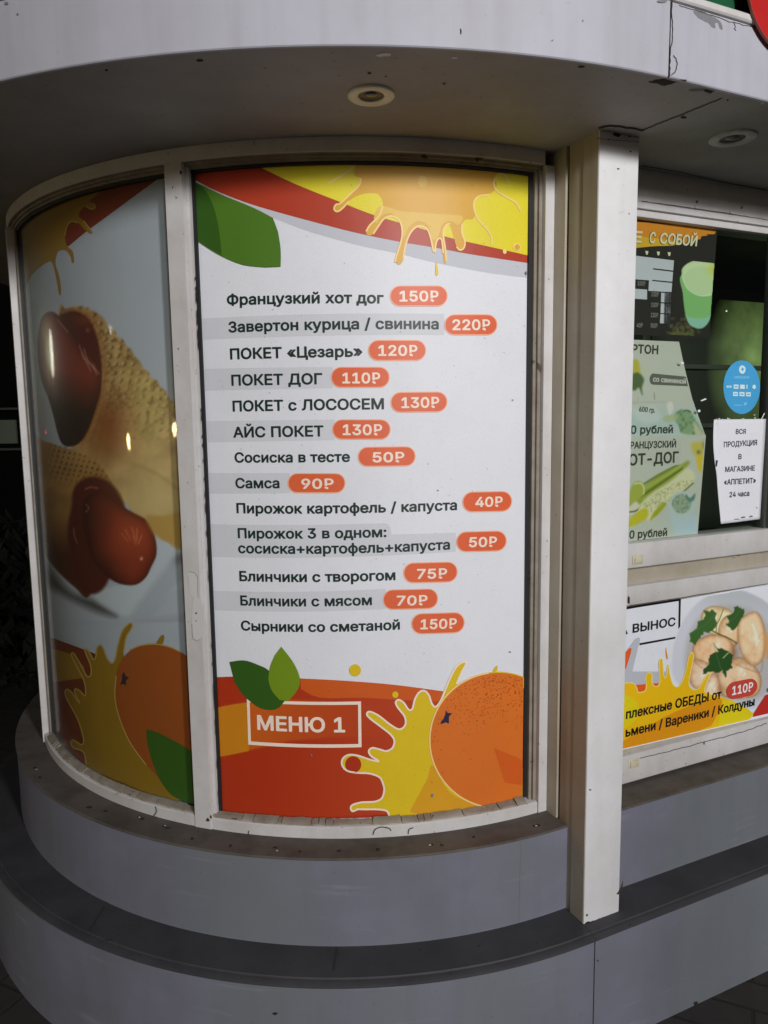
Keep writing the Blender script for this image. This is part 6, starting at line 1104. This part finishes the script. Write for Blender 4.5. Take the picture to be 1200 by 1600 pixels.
pv = from_bm('pavement', bm, paving(), None); pv['kind'] = 'structure'
M_pole = flat('dark_lamp_metal', (.03, .03, .03, 1), .4, .6)
def lantern(x, y, zc, R, col, es, label, hs=1.0):
    t = tag(empty('park_lantern', (x, y, 0)), label, 'street lamp', 'lamps mirrored in the curved glass')
    bm = bmesh.new(); lathe(bm, [(.001, 0), (.11, 0), (.11, .04), (.06, .08), (.045, .3), (.035, zc-R*hs-.08), (.07, zc-R*hs-.06), (.07, zc-R*hs-.03), (.001, zc-R*hs-.03)], x, y, 20, closed=False); from_bm('post', bm, M_pole, t, 40)
    bm = bmesh.new(); prof = [(max(.001, R*math.sin(math.pi*i/14)), zc-R*hs*math.cos(math.pi*i/14)) for i in range(15)]; lathe(bm, prof, x, y, 24, closed=False); from_bm('globe', bm, flat('lit_globe', (.8, .8, .8, 1), .5, emit=col+(1,), es=es), t, 60)
    bm = bmesh.new(); lathe(bm, [(.001, zc+R*hs+.01), (R*.9, zc+R*hs+.01), (R*.35, zc+R*hs+.07), (.02, zc+R*hs+.12), (.001, zc+R*hs+.13)], x, y, 20, closed=False); from_bm('cap', bm, M_pole, t, 40)
    return t
def mirrored(px, dist):
    s = Cyl(1.159); uu, vv = s.uv(px); X = np.array(s.xyz(uu, vv)); n = np.array(s.nrm(uu, vv)); d = ray(px); d = d/np.sqrt(d @ d); r = d-2*(d @ n)*n
    return X + r*dist
for px, dist, R, col, es, lab, hs in (((200, 690), 7, .075, (1.0, .74, .34), 190, 'warm lamp mirrored low in the middle of the left glass', 1.2), ((272, 671), 7.5, .095, (1.0, .78, .40), 170, 'warm lamp mirrored beside the mullion', .9), ((80, 552), 6, .115, (1.0, .95, .78), 15, 'white tall lamp mirrored as a bright streak on the upper sausage', 2.1), ((172, 515), 9, .05, (1.0, .96, .80), 40, 'small white lamp mirrored on the edge of the upper wrap', 1.3), ((71, 675), 8, .035, (1.0, .05, .12), 12, 'small red lamp mirrored near the left post of the glass', 1.2)):
    p = mirrored(px, dist); lantern(p[0], p[1], p[2], R, col, es, lab, hs)
def lit_street_lamp(x, y, z, watts):
    t = tag(empty('street_lamp', (x+.55, y-.1, 0)), 'lit street lamp standing behind the photographer, out of view to the right', 'street lamp')
    bm = bmesh.new(); lathe(bm, [(.001, 0), (.12, 0), (.12, .05), (.06, .10), (.045, .5), (.035, z+.35), (.001, z+.36)], x+.55, y-.1, 20, closed=False); from_bm('post', bm, M_pole, t, 40)
    bm = bmesh.new(); box(bm, x-.02, x+.56, y-.115, y-.085, z+.28, z+.31, .004); from_bm('arm', bm, M_pole, t, 35)
    bm = bmesh.new(); lathe(bm, [(.03, z+.28), (.06, z+.26), (.24, z+.15), (.235, z+.148), (.055, z+.245), (.03, z+.25)], x, y, 32); from_bm('lamp_shade', bm, M_pole, t, 40)
    ld = bpy.data.lights.new('lamp_bulb', 'POINT'); ld.energy = watts; ld.shadow_soft_size = .16; ld.color = (1.0, .985, .99)
    lo = bpy.data.objects.new('lamp_bulb', ld); COL.objects.link(lo); lo.location = (x, y, z); adopt(lo, t)
lit_street_lamp(1.5, -1.45, 2.85, 330)
# hedge and a low pavilion in the dark to the left
M_leaf = worn('night_foliage', (.003, .0045, .002, 1), (.0015, .0025, .001, 1), .8, .8, 6, .2, .1)
def hedge(cx, cy, w, d, h, n, label, seed):
    r = random.Random(seed); bm = bmesh.new()
    for _ in range(n):
        x, y, z = cx+r.gauss(0, w/2.4), cy+r.gauss(0, d/2.4), h*r.random()**.8
        q = Matrix.Rotation(r.uniform(0, 6.28), 3, 'Z') @ Matrix.Rotation(r.uniform(-1.2, 1.2), 3, 'X'); s = r.uniform(.05, .11)
        vs = [bm.verts.new(Vector((x, y, z)) + q @ Vector(v)*s) for v in ((-.4, 0, 0), (0, -.9, .1), (.4, 0, 0), (0, .9, .12))]
        bm.faces.new(vs)
    t = tag(empty('shrub', (cx, cy, 0)), label, 'shrub')
    me = bpy.data.meshes.new('foliage'); bm.to_mesh(me); bm.free(); link('foliage', me, M_leaf, t)
    bm = bmesh.new()
    for _ in range(7):
        a = r.uniform(0, 6.28); lathe(bm, [(.02, 0), (.012, h*.5), (.004, h*.8)], cx+.2*math.cos(a), cy+.2*math.sin(a), 8, closed=False)
    from_bm('stems', bm, M_leaf, t)
hedge(-3.0, 4.7, 1.5, .9, .95, 5200, 'dark bushy shrub in the night, left of the curved plinth', 3)
M_pw = worn('pavilion_wall', (.004, .004, .004, 1), (.002, .002, .002, 1), .5, .9, 2, .0, .1, spec=.0)
pav = tag(empty('pavilion', (-6.2, 9.5, 0)), 'dark pavilion with a dim greenish window, far left behind the kiosk', 'pavilion')
bm = bmesh.new(); box(bm, -9.5, -4.0, 10.0, 12.5, 0, 3.6); from_bm('wall', bm, M_pw, pav)
bm = bmesh.new(); box(bm, -9.8, -3.8, 9.7, 12.8, 3.6, 3.75); from_bm('roof', bm, M_pw, pav)
bm = bmesh.new(); box(bm, -5.9, -4.86, 9.96, 9.998, 1.36, 1.67); from_bm('window', bm, flat('dim_green_window', (.01, .012, .01, 1), .5, emit=(.42, .50, .36, 1), es=.045), pav)
bm = bmesh.new(); box(bm, -9.6, -4.0, 9.88, 9.99, 1.27, 1.30, .005); box(bm, -9.6, -4.0, 9.9, 9.99, 1.80, 1.83, .005); from_bm('rail', bm, flat('rail_metal_glow', (.02, .021, .02, 1), .6, .2, emit=(.3, .34, .28, 1), es=.012), pav)  # weak emission on the metal stands in for light catching the rails
# inside the service window: an added cabinet whose emissive front makes the green glow
ck = tag(empty('glow_cabinet', pos(.2, ('s', 1.7)) + (0,)), 'added cabinet with a faint green emissive front deep inside the service window', 'glow panel')
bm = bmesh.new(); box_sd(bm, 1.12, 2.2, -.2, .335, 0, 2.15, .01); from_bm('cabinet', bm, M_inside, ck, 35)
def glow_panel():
    m, nt, b = newmat('green_glow_front'); L = nt.links
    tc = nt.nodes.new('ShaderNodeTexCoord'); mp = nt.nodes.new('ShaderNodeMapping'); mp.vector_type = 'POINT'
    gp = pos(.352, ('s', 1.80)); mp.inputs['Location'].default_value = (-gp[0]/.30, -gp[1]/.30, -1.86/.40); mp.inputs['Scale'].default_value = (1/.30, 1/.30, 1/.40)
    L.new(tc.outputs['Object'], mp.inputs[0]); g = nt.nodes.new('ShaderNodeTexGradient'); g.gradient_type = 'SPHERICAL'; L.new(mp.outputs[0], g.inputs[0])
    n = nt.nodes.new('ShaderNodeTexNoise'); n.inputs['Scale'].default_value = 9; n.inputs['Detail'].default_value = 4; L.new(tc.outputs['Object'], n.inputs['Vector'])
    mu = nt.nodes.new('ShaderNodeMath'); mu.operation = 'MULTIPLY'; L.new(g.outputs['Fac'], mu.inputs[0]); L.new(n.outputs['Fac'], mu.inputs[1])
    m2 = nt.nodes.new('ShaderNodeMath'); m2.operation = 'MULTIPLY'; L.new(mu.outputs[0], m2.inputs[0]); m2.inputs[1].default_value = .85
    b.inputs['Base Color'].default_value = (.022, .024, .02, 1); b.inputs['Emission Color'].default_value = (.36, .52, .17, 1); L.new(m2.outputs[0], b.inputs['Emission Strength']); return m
bm = bmesh.new(); box_sd(bm, 1.16, 2.16, .337, .345, 1.0, 2.1, .004); from_bm('glow_front', bm, glow_panel(), ck, 35)
for z_ in (1.80, 1.55):
    bm = bmesh.new(); box_sd(bm, 1.14, 2.18, .346, .37, z_, z_+.02, .003); from_bm('shelf_rail', bm, M_inside, ck, 35)
